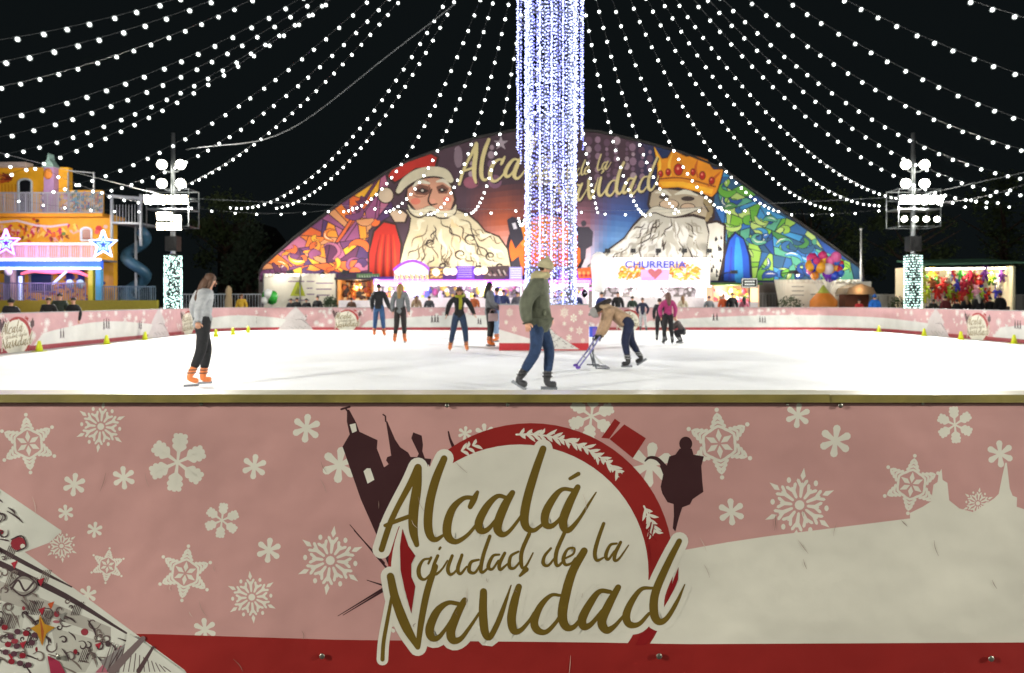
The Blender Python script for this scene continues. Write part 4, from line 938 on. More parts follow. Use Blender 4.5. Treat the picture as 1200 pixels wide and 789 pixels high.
def goods(s, a, b_, z0, z1, Y, n, pal, r0=.06, r1=.16, seed=1, name='goods'):
    rn = random.Random(seed)
    for k in range(n):
        c = rn.choice(pal); g = MB(); x = rn.uniform(a.x + .15, b_.x - .15); z = rn.uniform(z0, z1); r = rn.uniform(r0, r1)
        if rn.random() < .5: g.ball((x, Y + rn.uniform(0, .2), z), (r, r * .8, r * rn.uniform(.8, 1.6)), 8, 6)
        else: g.box((x, Y + rn.uniform(0, .2), z), (r * 1.6, r, r * rn.uniform(1, 2.4)), Matrix.Rotation(rn.uniform(-.5, .5), 3, 'Y'))
        g.build('goods_item', cm(c, .5), s)
bright_back = mat('white_lit_panel', (.9, .86, .86), .5, emit=.5, noise=.05)
warm_back = mat('glowing_wood_back', '#c98a4c', .6, emit=.35, noise=.3, nscale=6)  # wood colour with lamplight put in as a glow
# warm gift stall
s, a, b_, zc_ = stall('market_stall', 'small stall full of warm lit orange goods below the red sleeve of the mural', 395, 437, 328, 32.6, 1.4, warm_back, (1, .72, .42), 90, counter=352)
goods(s, a, b_, 1.0, 2.1, 33.2, 90, ['#c06a24', '#e0b068', '#3a1c14', '#f0d8a8', '#a03a1c', '#221410'], .05, .15, 3)
g = MB(); px_box(g, 396, 436, 319, 328, 32.5, .08); g.build('signboard', cm('#4a3c50'), s)
A = Art(signmap(32.49), 1.5e-4); A.poly([(418,321),(445,321),(445,327),(418,327)], '#6f9466')
for x in range(421, 443, 3): A.stroke([(x, 323), (x + 1, 325.6)], .5, '#dfe6cf', smooth=False, cap=0)
A.build('green_sign', canvas, s)
# long purple lit fairground stall
s, a, b_, zc_ = stall('fairground_stall', 'long stall with purple neon canopy and white blazing counter, left of the tower', 438, 612, 327, 32.4, 2.0, bright_back, (1, .93, 1), 900, counter=349, roofc='#4d2a7a')
def lit_goods(s, a, b_, Y, seed, pal):
    rn = random.Random(seed); goods(s, a, b_, zc_ + .05, zc_ + .55, Y, min(95, int((b_.x - a.x) * 16)), pal, .05, .16, seed)
lit_goods(s, a, b_, 33.4, 5, ['#c9b23a', '#7a8c34', '#efe9ee', '#a8587c', '#e3cf5a', '#5a5a4a', '#d08a3a', '#404a86'])
A = Art(signmap(32.2), 1.5e-4)
A.poly([(462,314),(470,308),(484,305),(496,309),(502,315),(502,330),(462,330)], '#e6dff2'); A.stroke([(462,316),(472,309),(484,306),(496,310),(503,316)], 1.6, '#a04ad8')
for i in range(20): A.stroke([(463 + i * 2, 321 + (i % 3)), (464 + i * 2, 328)], .7, ['#d09a2a', '#e8c85a', '#7a4a1a'][i % 3], smooth=False, cap=0)
A.poly([(503,314),(519,314),(519,328),(503,328)], '#6a4a38')
for i in range(9): A.stroke([(505 + (i % 3) * 5, 317 + (i // 3) * 4), (508 + (i % 3) * 5, 316 + (i // 3) * 4)], .7, '#e0b45a', smooth=False)
A.poly([(535,312),(556,312),(556,328),(535,328)], '#6e3cc0')
for i in range(5): A.stroke([(537, 314 + i * 2.6), (553, 314 + i * 2.6)], .5, '#b9a0ea', smooth=False, cap=0)
A.poly([(572,313),(597,311),(592,326),(566,328)], '#4c3a3c')
for i in range(12): A.stroke([(570 + i * 2, 316 + (i * 5) % 7), (573 + i * 2, 323)], .8, ['#2a2022', '#b8a8a0', '#7a5a58'][i % 3], sub=2, cap=0)
A.poly([(597,313),(612,313),(612,328),(597,328)], '#9a90d8')
for i in range(5): A.stroke([(598, 315 + i * 2.6), (611, 315 + i * 2.6)], .6, '#d8d4f8', smooth=False, cap=0)
A.build('sign_panels', litprint, s)
g = MB(); px_box(g, 462, 612, 313, 328, 32.21, .08); g.build('signboard', cm('#5a3f76'), s)
for x, y in ((524,318),(531,318),(560,318),(567,317),(511,319)):
    g = MB(); g.ball(W(x, y, 32.1), .19, 12, 8); g.build('round_lamp', lit('cream_globe', (1, .9, .55), 1.1, sample=False), s)
for x0, x1, y, m in ((438,612,329.5,tube_p),(438,612,331.5,tube_m),(445,612,334,tube_w)):
    g = MB(); g.tube([W(x0, y, 32.15), W(x1, y, 32.15)], .035, 6); g.build('neon_tube', m, s)
g = MB(); rn = random.Random(8)
for i in range(70): c = W(440 + i * 2.45, 332.6 + rn.random() * 1.6, 32.1); g.octa(c, .05)
g.build('small_bulbs', lit('pinkish_bulb', (1, .8, 1), 10, sample=False), s)
g = MB(); px_box(g, 438, 611.5, 328, 333, 32.19, .06); g.build('violet_glow_strip', lit('violet_underglow', (.42, .10, .85), 1.2, sample=False), s)  # glowing strip added to imitate the purple underglow of the canopy
# stall right of the tower
s, a, b_, zc_ = stall('fairground_stall', 'purple edged stall with an orange sign between the tower and the white churros stall', 614, 690, 327, 32.4, 2.0, bright_back, (1, .93, 1), 420, counter=349, roofc='#4d2a7a')
lit_goods(s, a, b_, 33.4, 6, ['#3a4a8c', '#efe9ee', '#8a8a90', '#c9b23a', '#4a4a58', '#a8587c'])
A = Art(signmap(32.2), 1.5e-4); A.poly([(655,317),(692,317),(692,328),(655,328)], '#8a4ad0'); A.poly([(676,315),(692,313),(694,326),(678,327)], '#c8622c')
for i in range(6): A.ell((679 + i * 2.6, 320 + (i % 2) * 3), 1.6, 2, ['#e8a05a', '#a8302c'][i % 2], n=8)
for i in range(4): A.stroke([(657, 319 + i * 2.4), (674, 319 + i * 2.4)], .5, '#e6c8f0', smooth=False, cap=0)
A.build('sign_panels', litprint, s); g = MB(); px_box(g, 614, 692, 314, 328, 32.21, .08); g.build('signboard', cm('#5a3f76'), s)
for x0, x1, y, m in ((614,692,329.5,tube_p),(614,692,332,tube_m),(614,690,334.4,tube_w)):
    g = MB(); g.tube([W(x0, y, 32.15), W(x1, y, 32.15)], .035, 6); g.build('neon_tube', m, s)
for x in (667, 685):
    g = MB(); c = W(x, 344, 32.1); g.ball(c, (.15, .05, .2), 12, 8); g.build('mirror', mat('round_mirror', '#30323a', .15, metal=.9), s)
g = MB(); px_box(g, 614.5, 690, 328, 333, 32.19, .06); g.build('violet_glow_strip', lit('violet_underglow', (.42, .10, .85), 1.2), s)  # same emissive strip for the purple glow under this canopy
# churros stall
s, a, b_, zc_ = stall('churros_stall', 'blazing white churros stall with orange churros on its lit sign', 700, 828, 334, 32.0, 2.2, mat('white_lit_panel_bright', (.95, .92, .92), .5, emit=1.2, noise=0), (1, .97, .94), 1000, counter=348, roofc='#b8b4b0')
g = MB(); px_box(g, 708, 832, 304, 334, 31.8, .25); g.build('sign_box', lit('white_sign_face', (1, .93, .97), .42, sample=True), s)
A = Art(signmap(31.79), 1.5e-4); rn = random.Random(14)
for cx, hw, n in ((737, 14, 60), (800, 16, 70)):
    for k in range(n):
        x = cx + rn.uniform(-hw, hw); y = 320 + rn.uniform(-9, 9) * (1 - abs(x - cx) / hw * .4); an = rn.uniform(-1.2, .6); l = rn.uniform(3, 7)
        A.stroke([(x, y), (x + l * math.cos(an) * .6, y + l * math.sin(an) - 1), (x + l * math.cos(an), y + l * math.sin(an))], [.8, 1.1, .6], rn.choice(['#e8962c', '#f2b648', '#c9701c', '#f6c968']), sub=2, cap=2)
A.poly([(751,316),(784,316),(784,329),(751,329)], '#d9a8e0'); A.poly([(767.5,328),(759,319),(760,315.6),(764,315),(767.5,318),(771,315),(775,315.6),(776,319)], '#b8626a')
for i in range(6): A.stroke([(752 + i * 2.4, 329), (754 + i * 2.4, 325)], .5, '#b48ad8', smooth=False, cap=0)
for i in range(9): A.stroke([(758 + i * 7, 331.3), (762 + i * 7, 331.3)], .7, '#cdb0e4', smooth=False, cap=0)
A.build('churros_picture', litprint, s)
def text(body, name, m, parent, loc, size, sx=1, ext=.01, shear=0):
    cu = bpy.data.curves.new(name, 'FONT'); cu.body = body; cu.size = size; cu.extrude = ext; cu.align_x = 'CENTER'; cu.align_y = 'CENTER'; cu.shear = shear; cu.offset = size * .02
    o = bpy.data.objects.new(name, cu); COL.objects.link(o); o.rotation_euler = (PI / 2, 0, 0); o.scale = (sx, 1, 1); bpy.context.view_layer.update()
    me = bpy.data.meshes.new_from_object(o.evaluated_get(bpy.context.evaluated_depsgraph_get())); bpy.data.objects.remove(o)
    me.transform(Matrix.Translation(Vector(loc) - root_loc(parent)) @ Matrix.Rotation(PI / 2, 4, 'X') @ Matrix.Diagonal((sx, 1, 1, 1)))
    me.materials.clear(); me.materials.append(m)
    q = bpy.data.objects.new(name, me); COL.objects.link(q); q.parent = parent; return q
text('CHURRERIA', 'lettering', lit('blue_violet_letters', (.07, .09, .5), .5, sample=False), s, W(768, 310.5, 31.75), .46, 1.15)
g = MB()
for x0, x1, y in ((706,834,335.6),(706,834,303.4)): g.tube([W(x0, y, 31.7), W(x1, y, 31.7)], .03, 6)
g.build('neon_tube', tube_w, s)
g = MB(); g.tube([W(690, 339, 31.7), W(700, 338, 31.6), W(708, 335, 31.6)], .06, 6); g.build('magenta_tube', tube_m, s)
g = MB(); c = W(702, 335, 31.5); g.lathe((c.x, c.y, c.z - .3), [(.22, 0), (.30, .3), (.36, 1.0), (.38, 1.45), (.30, 1.7), (.12, 1.85)], 16); g.build('white_cup_figure', mat('white_glossy_cup', '#e9e6e2', .4, emit=.35, noise=0), s)
lit_goods(s, a, b_, 33.0, 16, ['#efe9ee', '#d8d0d4', '#c0b8bc', '#e8e2e4', '#8a8486'])
for i, x in enumerate((712, 742, 771.5, 802, 831)):
    c = W(x, 294, 33.7); r = empty('wall_floodlight', c, 'black box floodlight above the churros sign, ' + ('leftmost of five', 'second from the left', 'middle of five', 'second from the right', 'rightmost of five')[i], 'floodlight', 'black floodlights above the churros stall')
    g = MB(); g.box(c, (.24, .16, .2)); g.build('housing', cm('#0d0d0e', .5), r)
    g = MB(); g.bar(c + Vector((0, .05, -.1)), c + Vector((0, .26, -.2)), .03); g.build('bracket', dark_steel, r)
# small stall right
s, a, b_, zc_ = stall('market_stall', 'small lit stall with green awning and pinkish goods right of the churros stall', 835, 890, 334, 32.4, 1.6, mat('warm_back_two', '#d8b090', .6, emit=.5, noise=.2), (1, .85, .65), 160, counter=354, roofc='#4c7a34')
goods(s, a, b_, .85, 1.75, 33.4, 70, ['#c9486a', '#e8c85a', '#efe0c8', '#5a8a3a', '#2a2a2e', '#e07a3a', '#c8a0c0'], .05, .15, 9)
sg = empty('small_sign', W(878, 332, 32), 'small black sign board with white border beside the blue sleeve of the mural', 'sign')
g = MB(); px_box(g, 869, 888, 326, 337.5, 31.9, .05); g.build('board', cm('#1b1d1d'), sg)
g = MB(); c = W(878, 337, 31.93); g.tube([c, (c.x, c.y, 0)], .03, 6); g.build('post', dark_steel, sg)
A = Art(signmap(31.89), 1.5e-4); A.stroke([(870,327),(887,327),(887,336.6),(870,336.6),(870,327)], .45, '#e6e8e4', smooth=False, cap=0)
for y in (330, 333.5): A.stroke([(872.5, y), (884.5, y)], [.9, .8], '#d4d8d2', smooth=False, cap=0)
A.build('sign_face', litprint, sg)
# white tent right with curtain, orange hut, sign frame
t = empty('market_tent', (W(955, 0, 33).x, 33, 0), 'white tent with tied back curtain under the green end of the mural', 'tent', 'white tents')
g = MB(); px_box(g, 918, 1008, 328, 410, 33, .06); g.build('wall', canv_w, t)
g = MB(); c0, c1 = W(909, 328, 32.9), W(920, 328, 32.9)
V = []; n = 12
for i in range(9):
    z = c0.z * (1 - i / 8.0); k = abs(i - 6) / 6; wd = .12 + .40 * k
    for j in range(n + 1): V.append((W(914.5 + i * .25, 0, 32.9).x + (j / n - .5) * 2 * wd * .62, 32.85 + .04 * math.sin(j * 2.2), z))
g.smooth = True; g.raw(V, [(i * (n + 1) + j, i * (n + 1) + j + 1, (i + 1) * (n + 1) + j + 1, (i + 1) * (n + 1) + j) for i in range(8) for j in range(n)]); g.build('curtain', canv_w, t)
g = MB()
for i in range(18): a = W(918 + i * 5, 330, 33); g.smooth = True; g.ball((a.x + .1, 32.98, a.z), (.12, .03, .1), 8, 5)
g.build('scalloped_valance', canv_w, t)
A = Art(signmap(32.98), 1.5e-4)
for x0, y0 in ((928,336),(928,341),(928,346),(950,345),(980,340),(980,346)): A.stroke([(x0, y0), (x0 + 14, y0)], .5, '#8c8a82', smooth=False, cap=0)
A.build('faint_print', canvas, t)
g = MB(); px_box(g, 1000, 1021, 330, 338, 32.6, .08); g.build('sign_frame', cm('#b9b7ae'), t)
h = empty('orange_hut', (W(965, 0, 31.5).x, 31.5, 0), 'small orange and yellow peaked play hut before the white tent', 'play hut')
g = MB(); c = W(965, 346, 31.5); g.lathe((c.x, c.y, .3), [(.62, 0), (.60, .9), (.36, 1.2), (.05, 1.45)], 10); g.build('body', cm('#c8741c', .6), h)
g = MB(); g.lathe((c.x, c.y, 1.52), [(.32, 0), (.2, .15), (.03, .42)], 10); g.build('peak', cm('#9aa23a', .6), h)
h = empty('wooden_hut', (W(1008, 0, 31.5).x, 31.5, 0), 'brown hut with rounded canopy right of the white tent', 'hut')
a = W(994, 348, 31.5); b_ = W(1022, 348, 31.5)
g = MB(); g.bx(a.x, b_.x, 31.8, 32.4, 0, 1.55); g.build('wall', cm('#5a2e1a'), h); g = MB(); g.prism([(a.x - .15, 1.5), (b_.x + .15, 1.5), (b_.x, 1.8), ((a.x + b_.x) / 2, 2.0), (a.x, 1.8)], 31.4, 32.5, 1); g.build('canopy', cm('#7a6a54'), h)
lamp_in(h, (c.x + 1.6, 31.2, 1.7), 14, .1, (1, .6, .3))
for k, (u, yy) in enumerate(((325, 32.4), (378, 32.4), (935, 32.2), (985, 32.2))):  # lamps made up to brighten the tent walls
    c = W(u, 322, yy); r = empty('tent_fill_lamp', c, 'small hooded lamp added to light the white tent ' + ('left of the triangle poster', 'right of the triangle poster', 'by the tied curtain', 'by the peaked orange hut')[k], 'lamp', 'lamps added to light the white tents')
    g = MB(); g.lathe(c, [(.03, .12), (.14, 0)], 10); g.build('hood', dark_steel, r); g = MB(); g.ball(c + Vector((0, 0, -.02)), .06, 8, 6); g.build('bulb', lit('fill_bulb', (1, .92, .8), 6, sample=False), r)
    g = MB(); g.bar(c + Vector((0, 0, .1)), (c.x, 33.0, c.z + .1), .03); g.build('bracket', dark_steel, r); lamp_in(r, c + Vector((0, -.1, -.15)), 26, .1)
# containers
for i, (x0, x1, y0, lb) in enumerate(((1024, 1080, 345, 'low grey white container left of the prize stall'), (1186, 1230, 345, 'low grey white container right of the prize stall'), (890, 909, 343, 'small pale box container between the green awning and the tied curtain'))):
    r = empty('container', (W((x0 + x1) / 2, 0, 34).x, 34, 0), lb, 'container', 'low containers'); g = MB(); px_box(g, x0, x1, y0, 410, 34, 1.5); g.build('body', cm('#8f9090', .6), r)
    g = MB(); 
    for k in range(5): u = x0 + (x1 - x0) * (k + .5) / 5; a = W(u, y0 + 1, 33.98); g.bx(a.x - .02, a.x + .02, 33.97, 33.999, .1, a.z - .05)
    g.build('seam', cm('#6a6c6c', .6), r)
# balloons
rn = random.Random(31)
def bunch(cx, cy, rx, ry, Y, n, pal, label, r0=.14, r1=.26):
    b0 = W(cx, cy, Y); r = empty('balloon_bunch', (b0.x, Y, 0), label, 'balloons')
    for k in range(n):
        a = rn.uniform(0, 2 * PI); q = math.sqrt(rn.random()); c = W(cx + rx * q * math.cos(a), cy + ry * q * math.sin(a), Y); c.y += rn.uniform(-.3, .3); rr_ = rn.uniform(r0, r1)
        g = MB(); g.ball(c, (rr_, rr_, rr_ * 1.15), 12, 8); g.tube([c - Vector((0, 0, rr_ * 1.1)), c - Vector((0, 0, rr_ * 1.3))], [.01, .03], 5); g.build('balloon', mat('balloon_%s' % str(pal[k % len(pal)]).lstrip('#'), pal[k % len(pal)], .25, noise=0), r)
        g = MB(); g.tube([c - Vector((0, 0, rr_ * 1.2)), Vector((b0.x, Y, max(.9, b0.z - 1.6)))], .006, 3); g.build('balloon_string', cm('#bdbdbd'), r)
    return r
bunch(966, 313, 20, 13, 31.6, 34, ['#e8902a', '#f0a830', '#d83a7a', '#2a4ac0', '#f2c838', '#7a3ac0', '#e8d8e0', '#c42a34', '#e86aa8', '#2f6ad0'], 'big colourful bunch of foil balloons above the right white tent')
bunch(318, 349, 9, 5, 30.5, 8, ['#2f8a34', '#1c5a24', '#e6e8e2', '#3fae44'], 'green and white balloons low beside the left white tent', .12, .24)

# ================================================================ PRIZE STALL (right)
PY = 31.0; a, b_ = W(1082, 312, PY), W(1188, 312, PY)
s = empty('prize_stall', ((a.x + b_.x) / 2, PY, 0), 'prize stall hung with plush toys under a green roof at the far right', 'stall')
zt = a.z
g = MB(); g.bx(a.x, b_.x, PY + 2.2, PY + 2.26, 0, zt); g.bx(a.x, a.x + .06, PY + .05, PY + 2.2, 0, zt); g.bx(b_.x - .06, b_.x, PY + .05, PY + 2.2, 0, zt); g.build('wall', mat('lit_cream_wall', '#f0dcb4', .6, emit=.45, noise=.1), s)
g = MB(); g.raw([(a.x - .35, PY - .5, zt), (b_.x + .15, PY - .5, zt + .1), (b_.x + .25, PY + 2.4, zt + .42), (a.x + .15, PY + 2.4, zt + .32), (a.x - .35, PY - .5, zt + .07), (b_.x + .15, PY - .5, zt + .17), (b_.x + .25, PY + 2.4, zt + .49), (a.x + .15, PY + 2.4, zt + .39)], [(0, 1, 2, 3), (7, 6, 5, 4), (0, 4, 5, 1), (1, 5, 6, 2), (2, 6, 7, 3), (3, 7, 4, 0)]); g.build('roof', cm('#4f7a62', .6), s)
g = MB()
for x in (a.x + .02, b_.x - .02): g.bx(x - .05, x + .05, PY - .05, PY + .05, 0, zt)
g.build('post', cm('#d8d0b0'), s)
g = MB(); g.bx(a.x + .1, b_.x - .1, PY + .1, PY + .5, 0, .95); g.build('counter', cm('#5a4a44'), s)
g = MB(); g.tube([(a.x + .15, PY + .3, zt - .12), (b_.x - .15, PY + .3, zt - .08)], .04, 6); g.build('tube_lamp', lit('warm_tube', (1, .88, .62), 12, sample=False), s)
for i in range(3): lamp_in(s, (a.x + (b_.x - a.x) * (i + .5) / 3, PY + .35, zt - .3), 45, .15, (1, .87, .62))
pal = ['#b01c3c', '#3f9a3a', '#d8b83a', '#3a3ab0', '#e0702a', '#7a3a9a', '#e8a0b8', '#8a4a2a', '#e8e0d0', '#a8c83a', '#c42a2a']
def plush(c, sc, col, k):
    r = empty('plush_toy', c, None, 'plush toy', 'plush toys hung in the prize stall')
    r['label'] = 'stuffed toy hanging among many others in the lit prize stall'
    g = MB(); c = Vector(c); g.ball(c, (.11 * sc, .09 * sc, .16 * sc), 10, 7); g.ball(c + Vector((0, -.02, .2 * sc)), .1 * sc, 10, 7)
    for sx in (-1, 1):
        g.ball(c + Vector((sx * .08 * sc, -.01, .29 * sc)), (.035 * sc, .02 * sc, .05 * sc), 6, 5); g.tube([c + Vector((sx * .08 * sc, 0, .08 * sc)), c + Vector((sx * .2 * sc, -.02, -.02 * sc))], [.045 * sc, .035 * sc], 6)
        g.tube([c + Vector((sx * .06 * sc, 0, -.1 * sc)), c + Vector((sx * .09 * sc, -.03, -.28 * sc))], [.055 * sc, .045 * sc], 6)
    g.build('body', cm(col, .9), r)
    g = MB(); g.ball(c + Vector((0, -.1 * sc, .18 * sc)), .04 * sc, 6, 5); g.build('muzzle', cm('#e8dcc8', .9), r)
rn = random.Random(77)
for k in range(48):
    x = a.x + .25 + (b_.x - a.x - .5) * (k % 16) / 15 + rn.uniform(-.08, .08); z = zt - .45 - (k // 16) * .38 + rn.uniform(-.1, .1)
    plush((x, PY + rn.uniform(.3, 1.4), z), rn.uniform(.8, 1.3), rn.choice(pal), k)
for k in range(16):
    x = a.x + 2.2 + (k % 8) * .24; z = zt - 1.2 - (k // 8) * .3; plush((x, PY + 1.3, z), .8, rn.choice(['#d8b83a', '#e0702a', '#c42a2a', '#3fa09a', '#a8c83a']), k)
# yellow plush hanging outside on the left
for k in range(4): plush((a.x - .18 + .1 * (k % 2), PY - .1, zt - .35 - .33 * k), 1.2, '#c4c43a', k)
g = MB()
for j in range(7):
    for i in range(16): g.lathe((a.x + .55 + i * .125, PY + 1.9, .95 + j * .145), [(.045, 0), (.04, .11)], 6)
g.build('stacked_cans', cm('#c9cbd8', .35), s)
g = MB(); g.bx(a.x + .45, a.x + 2.6, PY + 1.75, PY + 1.8, zt - 1.02, zt - .9); g.bx(a.x + 2.6, b_.x - .3, PY + 1.5, PY + 1.54, zt - 1.05, zt - .98)
for j in range(7): g.bx(a.x + .45, a.x + 2.6, PY + 1.83, PY + 2.0, .925 + j * .145, .945 + j * .145)
g.build('shelf', cm('#2a3c8c', .5), s)

# ================================================================ FUNHOUSE (left)
FY = 30.0
fh = empty('funhouse', (W(60, 0, FY).x, FY, 0), 'bright yellow two storey funhouse with balconies, neon stars and a blue spiral slide', 'funhouse')
P = lambda x, y, dy=0: W(x, y, FY + dy)
yel = mat('glowing_yellow_paint', '#dc9f1e', .55, emit=.10, noise=.15, nscale=3)  # yellow paint given a slight glow in place of light on it
def pbox(name, x0, x1, y0, y1, d0, d1, m, sub=None):
    g = MB(); a_, c_ = W(x0, y1, FY + d0), W(x1, y0, FY + d0); g.bx(a_.x, c_.x, FY + d0, FY + d1, max(a_.z, 0), c_.z); return g.build(name, m, sub or fh)
pbox('lower_facade', -60, 133, 252, 372, 0, .3, yel)
pbox('upper_facade', -60, 80, 196, 252, .9, 1.2, yel)
pbox('upper_low_wall', 80, 119, 223, 252, .9, 1.1, yel)
pbox('cornice', -60, 30, 190, 196, .7, 1.2, cm('#b9a8a0'))
pbox('balcony_floor', -60, 120, 250, 254, -.5, 1.2, cm('#d8901c'))
# mural art on the funhouse
def fmap2(u, v, d, dy=0): q = W(u, v, FY + dy); return Vector((q.x, q.y - d, q.z))
A = Art(lambda u, v, d: fmap2(u, v, d, .9), 1.5e-4); rn = random.Random(3)
for i in range(9): A.stroke([(rn.uniform(0, 14), 203 + i), (rn.uniform(0, 14), 207 + i * .8), (rn.uniform(2, 14), 212)], [.8, 1.8, .6], ['#8a2c1c', '#5a2018', '#c8541c'][i % 3], sub=3)
A.stroke([(3,194),(28,195)], 2.2, '#a03a1c', smooth=False)
for i in range(7): A.stroke([(-2 + i * 4, 216), (-1 + i * 4, 240)], .5, '#c8781c', smooth=False, cap=0)
for i in range(80):
    x = rn.uniform(48, 80); y = rn.uniform(222, 248); A.stroke([(x, y), (x + rn.uniform(-3, 3), y + 2), (x + rn.uniform(-4, 4), y + 4)], [.4, 1.5, .4], rn.choice(['#7a5a9a', '#c8a8d8', '#5a3a7a', '#e0c8e0', '#b87a9a', '#e8c84a']), sub=2, cap=2)
A.build('painted_pictures', canvas, fh)
A = Art(lambda u, v, d: fmap2(u, v, d, .89), 1.5e-4)
for i in range(110):
    x = rn.uniform(82, 118); y = rn.uniform(225, 247); A.stroke([(x, y), (x + rn.uniform(-4, 4), y + rn.uniform(-2, 2)), (x + rn.uniform(-5, 5), y + 3)], [.4, 1.6, .4], rn.choice(['#2f7aa0', '#3a9ac0', '#c84a3a', '#8a4a9a', '#e8d8c0', '#d8a83a', '#4a6a3a']), sub=2, cap=2)
A.build('painted_pictures', canvas, fh)
A = Art(fmap2, 1.5e-4)
for i in range(120):
    x = rn.uniform(-20, 90); y = rn.uniform(263, 284); A.stroke([(x, y), (x + rn.uniform(-4, 4), y + rn.uniform(-2, 2)), (x + rn.uniform(-5, 5), y + 4)], [.4, 1.7, .4], rn.choice(['#d85a2c', '#e8a03a', '#c83a5a', '#f0d060', '#8a4a2a', '#e8b0a0']), sub=2, cap=2)
A.poly([(-25,268),(0,262),(20,260),(44,266),(60,267),(80,264),(80,262),(60,264.5),(44,263.5),(20,257.5),(0,259.5),(-25,265)], '#d8c8d0')
for x, y, r, c in ((44,259,2.4,'#5a2a1c'),(40,257,2,'#c8541c'),(116,268,4,'#c83a3a'),(114,272,3,'#e8605a'),(124,266,2.6,'#d8b8b0'),(63,276,3,'#e0702a'),(75,274,2.4,'#6a8a3a')): A.ell((x, y), r, r * .9, c, n=12)
for i in range(130):
    x = rn.uniform(-20, 118); y = rn.uniform(320, 356); A.stroke([(x, y), (x + rn.uniform(-6, 6), y + rn.uniform(-3, 3))], [.6, 1.8], rn.choice(['#8a6a3a', '#c8a83a', '#6a5a7a', '#a04a3a', '#4a5a8a']), sub=2, cap=2)
for x0 in (78, 92): A.poly([(x0,332),(x0,318),(x0 + 4,314),(x0 + 8,318),(x0 + 8,332)], '#2f3a78')
A.build('painted_pictures', canvas, fh)
def window(x0, x1, y0, y1, dy, arch=True, inner='#14161c', frame='#b9c4cc'):
    g = MB(); xm = (x0 + x1) / 2; r = (x1 - x0) / 2
    pts = [(x0, y1), (x1, y1)] + ([(xm + r * math.cos(t), y0 + r * .6 - r * .6 * math.sin(t)) for t in [PI * i / 8 for i in range(9)]] if arch else [(x1, y0), (x0, y0)])
    q = [fmap2(*p, 0, dy) for p in pts]; g.prism([(p.x, p.z) for p in q], FY + dy - .04, FY + dy - .01, 1); w_ = g.build('window', cm(inner, .3), fh)
    g = MB(); g.tube([Vector((p.x, FY + dy - .05, p.z)) for p in q + [q[0]]], .05, 5); g.build('frame', cm(frame, .5), w_)
window(22.5, 38, 210, 250, .9); window(96, 108, 267, 282, 0, inner='#8a4a3c', frame='#e8f0f4'); window(36, 62, 320, 342, 0, False, '#30405c', '#8a7a6a'); window(-20, -2, 212, 250, .9)
pbox('door_panel', 5, 28, 316, 356, -.06, -.01, cm('#7f8390', .4))
# turret
g = MB(); c = P(61.5, 200, .8); g.prism([(c.x - .22, c.z - 1.9), (c.x + .22, c.z - 1.9), (c.x + .22, c.z + .1), (c.x - .22, c.z + .1)], FY + .55, FY + .88, 1); g.build('turret', cm('#a884b0', .6), fh)
g = MB(); g.prism([(c.x - .30, c.z + .1), (c.x + .30, c.z + .1), (c.x + .05, c.z + .45), (c.x, c.z + .72), (c.x - .05, c.z + .45)], FY + .5, FY + .9, 1); g.build('turret_roof', cm('#8fb0a8', .6), fh)
g = MB(); g.ball(c + Vector((0, -.3, -.2)), (.2, .05, .25), 10, 6); g.build('turret_rosette', cm('#c87a2c', .6), fh)
def railing(name, x0, x1, y0, y1, dy, m, n, yy=None):
    g = MB(); a_ = P(x0, y1, dy); c_ = P(x1, y0, dy)
    for z in (a_.z + .03, c_.z): g.bar((a_.x, a_.y, z), (c_.x, a_.y, z), .045)
    for i in range(n + 1): x = a_.x + (c_.x - a_.x) * i / n; g.bar((x, a_.y, a_.z + .055), (x, a_.y, c_.z - .025), .022 if i % 6 else .04)
    return g.build(name, m, fh)
rail_l = mat('light_grey_railing', '#a9adb4', .4, metal=.3, noise=0)
railing('railing', -60, 120, 226, 250, -.45, rail_l, 84)
railing('railing', -60, 112, 286, 304, -1.15, mat('pink_lit_railing', '#d8b0b8', .4, noise=0, emit=.15), 80)
railing('railing', -60, 100, 332, 354, -1.4, mat('grey_brown_railing', '#7a7480', .5, noise=0), 60)
railing('railing', 120, 182, 336, 356, -1.4, mat('blue_grey_railing', '#64788a', .5, noise=0), 26)
# lit fascia
pbox('fascia', -60, 118, 305, 315, -1.2, -1.0, lit('deep_blue_lit_panel', (.03, .10, .55), 1.1, sample=False))
pbox('balcony_deck', -60, 118, 304, 306, -1.2, -.002, cm('#6a6a78'))
for x0, x1, y, m in ((-60,118,304.4,tube_w),(-60,118,314.6,tube_wb),(-60,110,286,lit('soft_pink_tube', (1, .6, .66), .9, sample=False))):
    g = MB(); g.tube([P(x0, y, -1.24), P(x1, y, -1.24)], .05, 6); g.build('neon_tube', m, fh)
g = MB(); q = [P(x, y, -1.0) for x, y in ((25,321),(40,317),(62,319),(80,317),(92,319),(104,324))]; g.tube(q, [.05, .1, .09, .1, .08, .05], 7); g.build('pink_swag', lit('pink_lit_swag', (1, .16, .26), 1.3, sample=False), fh)
g = MB(); g.tube([P(62, 333, -1.1), P(78, 318, -1.1)], .05, 6); g.tube([P(24, 324, -1.1), P(24, 352, -1.1)], .07, 6); g.build('pale_tube', lit('pale_blue_tube', (.55, .65, 1), .9, sample=False), fh)
